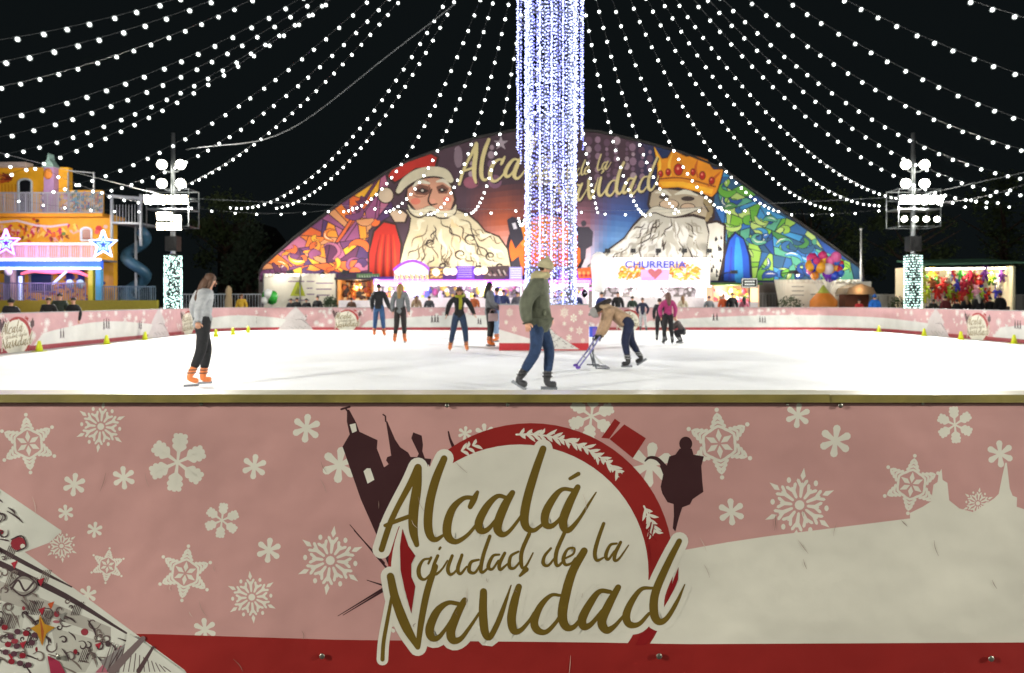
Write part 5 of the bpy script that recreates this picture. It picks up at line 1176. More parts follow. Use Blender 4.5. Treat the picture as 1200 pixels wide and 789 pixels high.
def star(cx, cy, r, m1, m2, lab):
    o = MB(); c_ = P(cx, cy, -1.45); pts = [Vector((c_.x + (r if i % 2 == 0 else r * .42) * math.sin(i * PI / 5), c_.y, c_.z + (r if i % 2 == 0 else r * .42) * math.cos(i * PI / 5))) for i in range(11)]
    o.prism([(p.x, p.z) for p in pts[:10]], c_.y + .03, c_.y + .08, 1); st = o.build('neon_star', m2, fh)
    g = MB(); g.tube(pts, .045, 6); g.build('outline_tube', m1, st)
    g = MB(); g.tube([c_ + (p - c_) * .45 for p in pts], .03, 6); g.build('inner_tube', tube_b, st)
star(7, 285, .58, lit('violet_white_tube', (.55, .30, 1), 3.2, sample=False), lit('violet_star', (.12, .01, .45), .8, sample=False), '')
star(121, 287, .60, tube_wb, lit('navy_star', (.02, .05, .2), .5, sample=False), '')
star(-38, 285, .58, lit('violet_white_tube', (.75, .55, 1), 8), lit('violet_star', (.12, .01, .45), .8), '')
for x0, x1, m in ((103,108.5,cm('#d8c83a', .5)),(112,118,mat('turquoise_post', '#5aa0c8', .4, emit=.12)),(12,15,cm('#b9a090'))):
    pbox('post', x0, x1, 316, 372, -1.15, -.95, m)
pbox('plinth', -60, 184, 352, 372, -1.6, -1.45, mat('olive_yellow_plinth', '#9a8c24', .6))
for k, (x, y) in enumerate(((82,333),(94,333),(10,318))):
    g = MB(); g.ball(P(x, y, -1.2), (.16, .14, .2), 10, 7); g.build('face_figure', cm(['#b8d0e0', '#a8c0d8', '#f0e8e0'][k], .5), fh)
# spiral slide with frame
g = MB(); pts = []; c = W(146, 0, FY)
for i in range(44):
    a_ = -.6 + i * .3; z = 4.35 - i * .082; pts.append(Vector((c.x + .40 * math.cos(a_), FY + .9 + .40 * math.sin(a_), z)))
pts += [Vector((c.x - .3, FY + .3, .75)), Vector((c.x - .75, FY - .2, .62))]
g.tube(pts, .24, 10); g.build('spiral_slide', mat('sky_blue_plastic', '#3b6078', .35), fh)
g = MB(); g.tube([(c.x, FY + .9, 0), (c.x, FY + .9, 4.6)], .06, 8); g.build('slide_pole', rail_l, fh)
g = MB(); 
for x in (131, 165): q = P(x, 228, -.3); g.bar((q.x, q.y, q.z), (q.x, q.y, 3.6), .09)
q0, q1 = P(131, 230, -.3), P(168, 233, -.3); g.bar(q0, q1, .12); q0, q1 = P(131, 261, -.3), P(165, 262, -.3); g.bar(q0, q1, .08); g.bx(q0.x, q1.x, FY - .2, FY + 1.6, q0.z - .05, q0.z)
for i in range(9): q = P(133 + i * 3.6, 240, -.3); g.bar(q, (q.x, q.y, q0.z), .02)
for x in (80, 110): q = P(x, 202, .9); g.bar(q, (q.x, q.y, q.z - 2), .05)
g.bar(P(80, 200, .9), P(111, 203, .9), .04)
g.build('scaffold', rail_l, fh)
pbox('side_wall', 119, 134, 316, 372, .3, .5, cm('#6a4a1c'))
# added point lamps without fixtures that brighten and tint the funhouse front
for x, y, e, c_ in ((20, 258, 100, (1, .9, .75)), (90, 258, 100, (1, .92, .8)), (50, 200, 90, (1, .92, .8)), (45, 318, 120, (.55, .4, 1)), (100, 296, 60, (.85, .85, 1)), (8, 292, 110, (.5, .3, 1))):
    lamp_in(fh, P(x, y, -2.2 if y > 250 else -.8), e, .15, c_)

# ================================================================ TREES, FAINT BUILDING, LOW THINGS BEHIND THE BOARDS
def tree(x, y, h, r, label, seed, conifer=False):
    rn = random.Random(seed); t = empty('pine_tree' if conifer else 'park_tree', (x, y, 0), label, 'tree', 'dark trees beyond the fair')
    g = MB(); g.tube([(x, y, 0), (x + .1, y, h * .4), (x, y, h * .75)], [.22, .16, .06], 8)
    for k in range(9): a_ = rn.uniform(0, 6.3); z = h * rn.uniform(.35, .65); g.tube([(x, y, z), (x + math.cos(a_) * r * .5, y + math.sin(a_) * r * .5, z + h * .12), (x + math.cos(a_) * r * .8, y + math.sin(a_) * r * .8, z + h * .2)], [.08, .05, .02], 5)
    g.build('trunk', cm('#3a2c22'), t)
    V, Fs = [], []
    for k in range(2200):
        cl = rn.randrange(22); cr = random.Random(seed * 99 + cl); ca, cz_, cq = cr.uniform(0, 6.3), cr.uniform(.38, .98), cr.uniform(.2, 1)
        rr_ = r * (1.25 - cz_ * (1.1 if conifer else .65)) * cq; c = Vector((x + rr_ * math.cos(ca), y + rr_ * math.sin(ca), h * cz_)) + Vector((rn.gauss(0, .35), rn.gauss(0, .35), rn.gauss(0, .3)))
        d1 = Vector((rn.gauss(0, 1), rn.gauss(0, 1), rn.gauss(0, 1))).normalized() * .13; d2 = d1.orthogonal().normalized() * .07; o_ = len(V); V += [c - d1, c + d2, c + d1, c - d2]; Fs.append((o_, o_ + 1, o_ + 2, o_ + 3))
    MB().raw(V, Fs).build('crown', cm('#3c4a26' if not conifer else '#2c3a28', .7), t)
tree(17.5, 40, 8, 3, 'dark tree behind the right light mast', 1); tree(24, 41, 7.5, 3.2, 'broad dark tree above the prize stall roof', 2); tree(31, 43, 9, 3, 'dark tree at the right edge beyond the prize stall', 3)
tree(-15.5, 40, 5.5, 2, 'low dark tree between the funhouse slide and the mural', 4, True); tree(-18.5, 44, 8, 2.6, 'dark tree behind the funhouse slide', 5)
bd = empty('dark_building', (W(275, 0, 48).x, 48, 0), 'unlit block with sloping roof faint in the dark left of the mural', 'building')
g = MB(); a, b_ = W(255, 262, 48), W(306, 0, 48); g.prism([(a.x, 0), (b_.x, 0), (b_.x, a.z - 1), ((a.x + b_.x) / 2 + .5, a.z + .3), (a.x, a.z - .4)], 48, 54, 1); g.build('wall', cm('#3b332c'), bd)
g = MB()
for i in range(3):
    for j in range(2): x = a.x + .6 + i * .95; g.bx(x, x + .45, 47.97, 47.999, 2.2 + j * 1.7, 3.1 + j * 1.7)
g.build('window', cm('#14161a', .2), bd)
fl = empty('flag_pole', (W(1009, 0, 33).x, 33, 0), 'thin white pole standing at the right end of the mural', 'pole')
g = MB(); q = W(1009, 270, 33); g.tube([(q.x, 33, 0), (q.x, 33, q.z)], [.06, .04], 8); g.build('pole', cm('#b8b8b4'), fl); g = MB(); g.ball((q.x, 33, q.z + .05), .07, 8, 6); g.build('finial', cm('#b8b8b4'), fl)
def bush(px, py, w_, Y, label):
    c = W(px, py, Y); t = empty('potted_bush', (c.x, Y, 0), label, 'bush', 'bushes behind the boards'); g = MB(); g.lathe((c.x, Y, 0), [(.2, 0), (.26, .5)], 10); g.build('pot', cm('#4a3a30'), t)
    rn = random.Random(int(px)); V, Fs = [], []
    for k in range(500):
        p = Vector((rn.gauss(0, 1), rn.gauss(0, 1), rn.gauss(0, 1))).normalized() * rn.uniform(.5, 1.1); p = Vector((c.x + p.x * w_, Y + p.y * w_, 1.0 + p.z * .42)); d1 = Vector((rn.gauss(0, 1), rn.gauss(0, 1), rn.gauss(0, 1))).normalized() * .06; d2 = d1.orthogonal().normalized() * .03; o_ = len(V); V += [p - d1, p + d2, p + d1, p - d2]; Fs.append((o_, o_ + 1, o_ + 2, o_ + 3))
    g = MB(); g.tube([(c.x, Y, .5), (c.x, Y, 1.0)], .03, 5); g.build('stem', cm('#3a2c22'), t); MB().raw(V, Fs).build('foliage', cm('#2d3f22', .7), t)
bush(387, 354, .3, 30, 'small bush beside the white tent with the triangle poster'); bush(926, 352, .5, 30.5, 'dark bush before the tied curtain of the white tent'); bush(1052, 353, .35, 30, 'dark bush beside the lit column of the right mast'); bush(1147, 340, .3, 30.2, 'small dark fir before the prize stall')
bo = empty('beige_bollard', (W(268, 0, 30).x, 30, 0), 'beige rounded post behind the boards right of the left skater', 'post')
g = MB(); q = W(268, 335, 30); g.lathe((q.x, 30, 0), [(.16, 0), (.16, 1.2), (.12, 1.45), (.14, 1.6), (.1, 1.8), (.02, 1.88)], 12); g.build('body', cm('#a08c6a'), bo)
fe = empty('fence', (W(265, 0, 30.5).x, 30.5, 0), 'low grey metal fence behind the far left boards', 'fence')
g = MB(); a, b_ = W(205, 344, 30.5), W(306, 344, 30.5)
for z in (.3, 1.5): g.bar((a.x, 30.5, z), (b_.x, 30.5, z), .04)
for i in range(31): x = a.x + (b_.x - a.x) * i / 30; g.bar((x, 30.5, .02), (x, 30.5, 1.478), .02)
g.build('panel', rail_l, fe)

# ================================================================ CONES
for i, (px, py, lb) in enumerate(((46,412,'yellow cone beside the leftmost round logo'),(125,403.5,'yellow cone below the white hill, third from the corner side'),(170,398.5,'yellow cone left of the blurred left skater'),(253,395,'yellow cone just right of the left skater'),(273,392.6,'yellow cone, middle one of the trio by the far left corner'),(291,390.4,'yellow cone, right one of the trio by the far left corner'),(1030,389.5,'yellow cone left of the right light mast'),(1083,394,'yellow cone below the right light mast'),(1126,398.3,'yellow cone below the prize stall'),(1191,403,'yellow cone at the right edge of the photo'))):
    Y = CZ * F / (py - HY); x = (px - 600) * Y / F
    if x < 0: x = max(x, XL + .28)
    else: x = min(x, XR - .28)
    r = empty('marker_cone', (x, Y, 0), lb, 'cone', 'yellow cones along the boards')
    g = MB(); g.lathe((x, Y, .012), [(.085, 0), (.05, .16), (.03, .25)], 14); g.build('body', mat('fluo_yellow', '#d3dc1e', .45, noise=.05), r)
    g = MB(); g.bx(x - .12, x + .12, Y - .12, Y + .12, 0, .012); g.build('base', mat('fluo_yellow'), r)
# ================================================================ PEOPLE
SKIN = cm('#c69478', .55)
def bake_skin(nodes, edges, levels=1, root=0):
    me = bpy.data.meshes.new('t'); me.from_pydata([tuple(n[0]) for n in nodes], edges, []); ob = bpy.data.objects.new('t', me); COL.objects.link(ob)
    m = ob.modifiers.new('s', 'SKIN'); m.use_smooth_shade = True
    for i, n in enumerate(nodes):
        r = n[1]; ob.data.skin_vertices[0].data[i].radius = (r, r) if not isinstance(r, tuple) else r
        ob.data.skin_vertices[0].data[i].use_root = (i == root)
    s = ob.modifiers.new('d', 'SUBSURF'); s.levels = levels; s.render_levels = levels
    bpy.context.view_layer.update(); ev = ob.evaluated_get(bpy.context.evaluated_depsgraph_get()); m2 = ev.to_mesh()
    V = [v.co.copy() for v in m2.vertices]; Fs = [tuple(p.vertices) for p in m2.polygons]; ev.to_mesh_clear(); bpy.data.objects.remove(ob); bpy.data.meshes.remove(me)
    return V, Fs
BASE = dict(pelvis=(0,0,.96), waist=(0,0,1.12), chest=(0,0,1.32), neck=(0,0,1.49), head=(.015,0,1.61), lsh=(0,.17,1.42), rsh=(0,-.17,1.42), lel=(-.02,.235,1.15), rel=(-.02,-.235,1.15), lwr=(.05,.24,.92), rwr=(.05,-.24,.92),
            lhip=(0,.09,.91), rhip=(0,-.09,.91), lkn=(.03,.10,.50), rkn=(.03,-.10,.50), lan=(-.01,.11,.10), ran=(-.01,-.11,.10))
def person(px, py, Y, yaw, H, label, pose=None, coat=None, trousers='#1c1c22', boots='#c8662a', hair='#3a261c', hairstyle='short', hat=None, coatlen=.80, skates=True, gloves=None, bulk=1.0, group='skaters on the ice', hood=None, collar=None, kind='person', base_z=0.0, bust=False, skinc='#c69478', scarf=None, sleeve=None):
    """px: photo column of the body; py only for reference; Y depth; yaw: facing (0 = +X right, 90 = away)."""
    x = (px - 600) * Y / F; J = {k: Vector(v) for k, v in BASE.items()}
    for k, v in (pose or {}).items(): J[k] = Vector(v)
    lift = .055 if skates else .03; sc = (H - lift) / 1.74
    R = Matrix.Rotation(math.radians(yaw), 3, 'Z'); O = Vector((x, Y, base_z + lift))
    T = lambda p: O + (R @ (Vector(p) * sc))
    root = empty('person', (x, Y, base_z), label, kind, group)
    sk = cm(skinc, .55)
    hd = (J['head'] - J['neck']).normalized(); up = hd
    fw = Vector((1, 0, 0)); fw = (fw - up * fw.dot(up)).normalized(); 
    if pose and 'look' in pose: fw = Vector(pose['look']); fw = (fw - up * fw.dot(up)).normalized()
    sd = up.cross(fw)
    HR = Matrix((fw, sd, up)).transposed()
    hl = lambda a, b_, c: J['head'] + HR @ Vector((a, b_, c))
    # ---- body: one continuous surface
    names = ['pelvis','waist','chest','neck','lsh','rsh','lel','rel','lwr','rwr','lhip','rhip','lkn','rkn','lan','ran']
    rad = dict(pelvis=.115, waist=.115, chest=.13, neck=.052, lsh=.062, rsh=.062, lel=.042, rel=.042, lwr=.03, rwr=.03, lhip=.085, rhip=.085, lkn=.058, rkn=.058, lan=.034, ran=.034)
    clo = 1.0 if not coat else .74
    nodes = [(T(J[n]), rad[n] * sc * (1 if n == 'neck' else .86 if n[1:] == 'wr' else clo)) for n in names]; ix = {n: i for i, n in enumerate(names)}
    nodes += [(T(hl(-.01, 0, -.03)), .062 * sc), (T(hl(-.005, 0, .03)), .085 * sc), (T(hl(-.01, 0, .09)), .068 * sc)]
    E_ = [(0, 1), (1, 2), (2, 3), (2, 4), (2, 5), (4, 6), (5, 7), (6, 8), (7, 9), (0, 10), (0, 11), (10, 12), (11, 13), (12, 14), (13, 15), (3, 16), (16, 17), (17, 18)]
    for s, an in (('l', 'lan'), ('r', 'ran')):
        kn = J[s + 'kn']; d = Vector((1, 0, 0)); toe = J[an] + ((pose or {}).get(s + 'toe', None) and Vector(pose[s + 'toe']) or Vector((.14, .015 if s == 'l' else -.015, -.05)))
        J[s + 'toe'] = toe; nodes.append((T(J[an].lerp(toe, .35) - (J[s + 'kn'] - J[an]).normalized() * .02), .016 * sc)); E_.append((ix[an], len(nodes) - 1))
    g = MB(); g.smooth = True; g.raw(*bake_skin(nodes, E_))
    # face
    g.ball(T(hl(.080, 0, .003)), (.013 * sc, .011 * sc, .018 * sc), 8, 6)                    # nose
    for s in (-1, 1): g.ball(T(hl(.005, s * .082, .01)), (.016 * sc, .012 * sc, .026 * sc), 6, 5, R)
    g.cur = 1
    for s in (-1, 1): g.ball(T(hl(.076, s * .032, .03)), .010 * sc, 8, 6)
    g.cur = 2; g.ball(T(hl(.078, 0, -.035)), (.010 * sc, .024 * sc, .007 * sc), 8, 6, R @ HR)
    # hands: palm, four curled fingers, thumb
    g.cur = 3 if gloves else 0
    for s, wr, el in ((1, 'lwr', 'lel'), (-1, 'rwr', 'rel')):
        w0 = J[wr]; d = (w0 - J[el]).normalized(); side = Vector((1, 0, 0)); side = (side - d * side.dot(d)).normalized(); nrm = d.cross(side)
        c = w0 + d * .045; HRm = Matrix((side, nrm, d)).transposed()
        g.ball(T(c), (.040 * sc, .016 * sc, .050 * sc), 8, 6, R @ HRm)
        for k in range(4):
            o_ = (k - 1.5) * .019; l = (.062, .072, .068, .052)[k]; b0 = c + side * o_ + d * .035
            g.tube([T(b0), T(b0 + d * l * .55 - nrm * s * .006), T(b0 + d * l * .9 - nrm * s * .026)], [.0095 * sc, .0085 * sc, .006 * sc], 5)
        b0 = c + side * .036 - d * .005; g.tube([T(b0), T(b0 + side * .022 + d * .024), T(b0 + side * .024 + d * .05 - nrm * s * .01)], [.011 * sc, .010 * sc, .007 * sc], 5)
    g.build('body', [sk, cm('#1c1512', .3), cm('#9a5048', .5), cm(gloves or '#222222', .8)], root)
    # ---- hair / hat
    hc = cm(hair, .7)
    g = MB(); g.smooth = True
    g.ball(T(hl(-.030, 0, .052)), (.092 * sc, .090 * sc, .086 * sc), 14, 9, R @ HR)
    if hairstyle == 'long':
        g.raw(*bake_skin([(T(hl(-.055, 0, .06)), .07 * sc), (T(hl(-.075, 0, -.04)), .085 * sc), (T(J['neck'] + HR @ Vector((-.085, 0, -.06))), .085 * sc), (T(J['neck'] + HR @ Vector((-.115, 0, -.24))), .045 * sc)], [(0, 1), (1, 2), (2, 3)]))
        for s in (-1, 1): g.tube([T(hl(-.01, s * .065, .07)), T(hl(-.025, s * .085, -.02)), T(hl(-.03, s * .085, -.15))], [.03 * sc, .034 * sc, .016 * sc], 7)
    elif hairstyle == 'bun': g.ball(T(hl(-.09, 0, .12)), .045 * sc, 10, 7)
    g.build('hair', hc, root)
    if hat:
        g = MB(); g.smooth = True; g.ball(T(hl(-.012, 0, .075)), (.108 * sc, .104 * sc, .085 * sc), 14, 9, R @ HR)
        P_ = [T(hl(.1 * math.cos(a) - .012, .1 * math.sin(a), .045)) for a in [2 * PI * i / 14 for i in range(15)]]; g.tube(P_, .022 * sc, 6)
        g.ball(T(hl(-.02, 0, .17)), .03 * sc, 8, 6); g.build('knitted_hat', cm(hat, .9, bump=.004, bscale=60), root)
    # ---- coat
    if coat:
        b = bulk; cn = [('waist', .135 * b), ('chest', .155 * b), ('neck', .075), ('lsh', .088 * b), ('rsh', .088 * b), ('lel', .078 * b), ('rel', .078 * b), ('lwr', .058 * b), ('rwr', .058 * b), ('pelvis', .155 * b)]
        nd = [(T(J[n] if n[1:] != 'wr' else J[n] + (J[n] - J[n[0] + 'el']).normalized() * .03), r * sc) for n, r in cn]; ed = [(0, 1), (1, 2), (1, 3), (1, 4), (3, 5), (4, 6), (5, 7), (6, 8), (0, 9)]
        if coatlen < .9:
            dn = (J['pelvis'] - J['waist']).normalized() if (J['waist'] - J['pelvis']).length > 0 else Vector((0, 0, -1)); hem = J['pelvis'] + dn * (.96 - coatlen); nd.append((T(hem), .150 * b * sc)); ed.append((9, 10))
        g = MB(); g.smooth = True; g.raw(*bake_skin(nd, ed)); co = g.build('coat', mat('cloth_' + coat.lstrip('#'), coat, .85, bump=.035, bscale=9, noise=.3, nscale=14), root)
        for s in 'lr':
            g = MB(); d = (J[s + 'wr'] - J[s + 'el']).normalized(); c = J[s + 'wr'] + d * .022; a1 = d.orthogonal().normalized(); a2 = d.cross(a1)
            g.tube([T(c + (a1 * math.cos(a) + a2 * math.sin(a)) * .044 * b) for a in [2 * PI * i / 10 for i in range(11)]], .011 * sc, 6)
            g.build('cuff', cm(tuple(x * .6 for x in hx(coat)), .9), co)
        if Y < 21 and not bust:
            for sd_ in (-1, 1):
                c = J['waist'].lerp(J['pelvis'], .6) + Vector((.08 * b, sd_ * .095 * b, 0)); g = MB(); g.ball(T(c), (.055 * sc, .03 * sc, .06 * sc), 8, 6, R @ Matrix.Rotation(sd_ * .9, 3, 'Z')); g.build('pocket', mat('cloth_' + coat.lstrip('#')), co)
        if hood:
            g = MB(); g.smooth = True; cc = J['neck'] + Vector((-.07, 0, .02)); g.ball(T(cc), (.12 * sc, .14 * sc, .10 * sc), 12, 8, R)
            P_ = [T(J['neck'] + Vector((-.03 + .09 * math.cos(a), .115 * math.sin(a), .035 + .02 * math.cos(a)))) for a in [2 * PI * i / 16 for i in range(17)]]; g.tube(P_, .045 * sc, 8); g.build('hood', cm(hood, .95, bump=.02, bscale=30), co)
        if scarf:
            g = MB(); P_ = [T(J['neck'] + Vector((.01 + .085 * math.cos(a), .09 * math.sin(a), 0))) for a in [2 * PI * i / 14 for i in range(15)]]; g.tube(P_, .04 * sc, 8); g.tube([T(J['neck'] + Vector((.1, .02, -.02))), T(J['chest'] + Vector((.16 * b, .03, 0))), T(J['waist'] + Vector((.145 * b, .02, 0)))], [.04 * sc, .05 * sc, .04 * sc], 8); g.build('scarf', cm(scarf, .9), root)
    if bust: return root
    # ---- trousers
    cn = [('pelvis', .165), ('lhip', .118), ('rhip', .118), ('lkn', .088), ('rkn', .088), ('lan', .068), ('ran', .068)]
    nd = [(T(J[n]) if n[1:] != 'an' else T(J[n] + (J[n[0] + 'kn'] - J[n]).normalized() * .09), r * sc) for n, r in cn]; nd.append((T(J['pelvis'].lerp(J['waist'], .8)), .145 * sc))
    g = MB(); g.smooth = True; g.raw(*bake_skin(nd, [(0, 1), (0, 2), (1, 3), (2, 4), (3, 5), (4, 6), (0, 7)]))
    tl = trousers if isinstance(trousers, str) else trousers[0]; g.build('trousers', mat('denim_' + tl.lstrip('#'), tl, .9, bump=.03, bscale=11, noise=.35, nscale=16), root)
    # ---- boots / skates
    for s in 'lr':
        an, toe, kn = J[s + 'an'], J[s + 'toe'], J[s + 'kn']; sh = (kn - an).normalized(); fd = (toe - an); 
        g = MB(); g.smooth = True
        g.raw(*bake_skin([(T(an + sh * .16), .068 * sc), (T(an + sh * .03), .060 * sc), (T(an - sh * .055), .060 * sc), (T(an.lerp(toe, .6) - sh * .03), .054 * sc), (T(toe - sh * .012), .046 * sc)], [(0, 1), (1, 2), (2, 3), (3, 4)]))
        bt = g.build('ice_skate' if skates else 'shoe', cm(boots, .5), root)
        g = MB()
        for q in (.05, .10): 
            c = an + sh * q; g.tube([T(c + Vector((.064 * math.cos(a), .064 * math.sin(a), 0))) for a in [2 * PI * i / 10 for i in range(11)]], .010 * sc, 5)
        g.build('strap', cm('#1a1a1c' if boots != '#17171a' else '#8a8c90', .4), bt)
        if skates:
            u = Vector((fd.x, fd.y, fd.z)).normalized(); dn = Vector((0, 0, -1)); dn = (dn - u * dn.dot(u)).normalized()
            p0 = an - u * .06 + dn * (.085); p1 = toe + u * .02 + dn * .05
            if abs(fd.z + .05) < .03: p0.z = p1.z = .012; dn = Vector((0, 0, -1)); u = Vector((fd.x, fd.y, 0)).normalized()
            sv = u.cross(dn).normalized() * .004; hb = dn * ((.012 * sc + lift) / sc) if p0.z == .012 else dn * .045
            g = MB(); g.raw([T(p + sv * k + hb * j) for p in (p0, p1) for k in (-1, 1) for j in (0, 1)], [(0, 1, 3, 2), (4, 6, 7, 5), (0, 4, 5, 1), (2, 3, 7, 6), (0, 2, 6, 4), (1, 5, 7, 3)]); g.build('blade', mat('blade_steel', '#7b7f84', .35, metal=.6), bt)
    return root
D = math.radians
# main skaters -------------------------------------------------
person(237, 0, 9.9, 38, 1.66, 'person in a pale grey top gliding at the left, with long brown hair', dict(chest=(.05,0,1.31), neck=(.09,0,1.47), head=(.13,0,1.59), lel=(-.05,.36,1.2), lwr=(.02,.52,1.05), rel=(-.12,-.28,1.18), rwr=(-.16,-.42,.98), lkn=(.10,.10,.52), lan=(.04,.12,.10), rkn=(-.04,-.09,.50), ran=(-.20,-.10,.14), rtoe=(.13,-.03,-.08)),
       coat='#a3a6a8', trousers='#17181b', boots='#d87a3c', hair='#4c3322', hairstyle='long', coatlen=.84, bulk=1.05)
person(631, 0, 9.35, -12, 1.80, 'person in a bulky grey green parka with pale hood skating before the tower', dict(chest=(.04,0,1.33), neck=(.07,0,1.49), head=(.10,0,1.61), lel=(-.10,.27,1.17), lwr=(.06,.30,.97), rel=(-.14,-.27,1.16), rwr=(-.10,-.30,.92), lkn=(.14,.10,.52), lan=(.10,.11,.10), rkn=(-.02,-.10,.50), ran=(-.24,-.11,.15), rtoe=(.12,-.02,-.09)),
       coat='#565a49', trousers='#1f3556', boots='#2c2c30', hair='#2a1c14', hat='#a39c7c', hood='#a8a07a', coatlen=.72, bulk=1.30)
person(444, 0, 23.2, 88, 1.80, 'person in a dark jacket and jeans, back to camera, beside the grey coat', dict(lkn=(.03,.13,.50), lan=(-.02,.15,.10), rkn=(.02,-.13,.50), ran=(-.02,-.18,.10), rel=(-.02,-.28,1.14), rwr=(.02,-.36,.92)), coat='#121316', trousers='#2c4c74', boots='#d8783c', hair='#20160f', coatlen=.86, bulk=1.15, gloves='#151515')
person(469, 0, 19.7, 84, 1.74, 'person in a mid grey coat with long fair hair, back to the camera', dict(lkn=(.03,.12,.50), lan=(.00,.17,.10), rkn=(.02,-.11,.50), ran=(-.02,-.14,.10)), coat='#6d7274', trousers='#221d1c', boots='#d8783c', hair='#8a6c3e', hairstyle='long', coatlen=.80)
person(538, 0, 16.5, -82, 1.58, 'person in a black jacket with a yellow green scarf skating towards the camera', dict(chest=(.05,0,1.31), neck=(.09,0,1.47), head=(.13,0,1.58), lel=(-.02,.32,1.2), lwr=(.06,.40,1.0), rel=(-.02,-.30,1.18), rwr=(.08,-.34,.98), lkn=(.14,.16,.52), lan=(.06,.20,.10), rkn=(.10,-.17,.52), ran=(-.06,-.24,.10)), coat='#131416', trousers='#22344e', boots='#cf7c44', hair='#4a3226', hairstyle='long', scarf='#8a8a1c', coatlen=.84)
p6 = person(574, 0, 18.2, 12, 1.74, 'person in a grey wool coat with black hair standing left of the pink enclosure', dict(lel=(.04,.22,1.16), lwr=(.22,.14,1.10), rel=(.02,-.22,1.15), rwr=(.20,-.16,1.02)), coat='#5f6266', trousers='#131417', boots='#d8702a', hair='#141010', hairstyle='long', coatlen=.74, bulk=1.05)
person(582, 0, 20.0, 170, 1.62, 'person in pale jeans half hidden behind the one in the grey wool coat', coat='#28386c', trousers='#7c9cbc', boots='#d87a3c', hair='#1a1413', hairstyle='short')
bgp = empty('handbag', (0, 0, 0), 'pale pink handbag held by the person in the grey wool coat', 'bag'); bgp.location = W(578, 372, 18.0); q = Vector(bgp.location)
g = MB(); g.box(q, (.26, .09, .20)); g.build('bag_body', cm('#d8c4c4', .5), bgp); g = MB(); g.tube([q + Vector((-.1, 0, .1)), q + Vector((-.06, 0, .2)), q + Vector((.06, 0, .2)), q + Vector((.1, 0, .1))], .01, 5); g.build('handle', cm('#a08a88'), bgp)
# bending skater pushing the aid, facing left
BX = 12.6
person(738, 0, BX, 180, 1.66, 'person bent forward in a beige fleece coat, pushing the skating aid', dict(pelvis=(.04,0,.86), waist=(.20,0,.98), chest=(.40,0,1.07), neck=(.53,0,1.12), head=(.64,0,1.07), look=(.6,0,-.8), lsh=(.44,.17,1.07), rsh=(.44,-.17,1.07), lel=(.48,.20,.82), rel=(.50,-.20,.80), lwr=(.58,.14,.62), rwr=(.62,-.12,.60),
       lhip=(.02,.09,.82), rhip=(.02,-.09,.82), lkn=(.12,.10,.50), lan=(.05,.11,.10), rkn=(-.04,-.10,.47), ran=(-.24,-.12,.16), rtoe=(.11,-.02,-.10)), coat='#a08468', trousers='#141d3a', boots='#17171a', hair='#20160f', hairstyle='long', hat='#8f8d8a', gloves='#121212', coatlen=.90, bulk=1.18, hood='#ab9478')
ai = empty('skating_aid', (0, 0, 0), 'triangular metal skating aid with a grey panel, pushed across the ice', 'skating aid'); Y0 = BX
pt = lambda x, y, dy=0: W(x, y, Y0) + Vector((0, dy, 0)); gz = lambda x, dy=0: Vector(((x - 600) * Y0 / F, Y0 + dy, .02))
ai.location = (gz(694).x, Y0, 0); tubem = mat('white_steel_tube', '#5a5f66', .4, metal=.3)
for dy in (-.22, .22):
    g = MB(); g.tube([pt(702, 393, dy), pt(690, 412, dy), gz(676, dy)], .016, 8); g.build('front_leg', mat('striped_tube', '#7a78b0', .4, noise=.5, nscale=12), ai)
    g = MB(); g.tube([pt(692, 409, dy), gz(697, dy), gz(712, dy)], .016, 8); g.build('rear_leg', tubem, ai)
    g = MB(); g.ball(gz(676, dy) + Vector((0, 0, .015)), (.05, .03, .03), 8, 6); g.build('foot_cap', cm('#5a3a9a', .5), ai)
g = MB(); g.tube([pt(702, 393, -.26), pt(702, 393, .26)], .018, 8); g.build('handlebar', cm('#1c1c20', .5), ai)
g = MB(); a_, b_, c_ = pt(691, 411), gz(698), gz(710); g.raw([(a_.x, Y0 - .2, a_.z), (a_.x, Y0 + .2, a_.z), (b_.x + .1, Y0 + .2, .08), (b_.x + .1, Y0 - .2, .08), (a_.x + .02, Y0 - .2, a_.z), (a_.x + .02, Y0 + .2, a_.z), (b_.x + .12, Y0 + .2, .08), (b_.x + .12, Y0 - .2, .08)], [(0, 1, 2, 3), (7, 6, 5, 4), (0, 4, 5, 1), (2, 6, 7, 3), (1, 5, 6, 2), (3, 7, 4, 0)]); g.build('panel', cm('#b7b9ba', .5), ai)
g = MB(); g.tube([gz(712, -.22), gz(712, .22)], .014, 6); g.tube([gz(684, -.22) + Vector((0, 0, .2)), gz(684, .22) + Vector((0, 0, .2))], .012, 6); g.build('cross_bar', tubem, ai)
bb = empty('blue_cushion', W(695, 389, 13.2), 'small bright blue and violet pad behind the hands on the skating aid', 'pad'); q = Vector(bb.location)
g = MB(); g.box(q, (.14, .1, .2)); g.build('pad', mat('bright_blue_cloth', '#4a62e0', .6), bb); g = MB(); g.box(q + Vector((.02, -.056, 0)), (.07, .01, .16)); g.build('violet_patch', cm('#8a6ad8'), bb); g = MB(); g.tube([q + Vector((0, 0, -.1)), (q.x, q.y, 0.0)], .015, 6); g.tube([(q.x - .12, q.y, .01), (q.x + .12, q.y, .01)], .012, 6); g.build('stand', cm('#33343a'), bb)
person(753, 0, 26.8, -100, 1.32, 'child in a dark blue jacket and pale trousers by the far boards', dict(lkn=(.1,.14,.5), lan=(0,.2,.1), lel=(0,.32,1.15), rel=(0,-.3,1.15)), coat='#1c2038', trousers='#a9a9a9', boots='#17171a', hair='#3a2a22', hairstyle='bun')
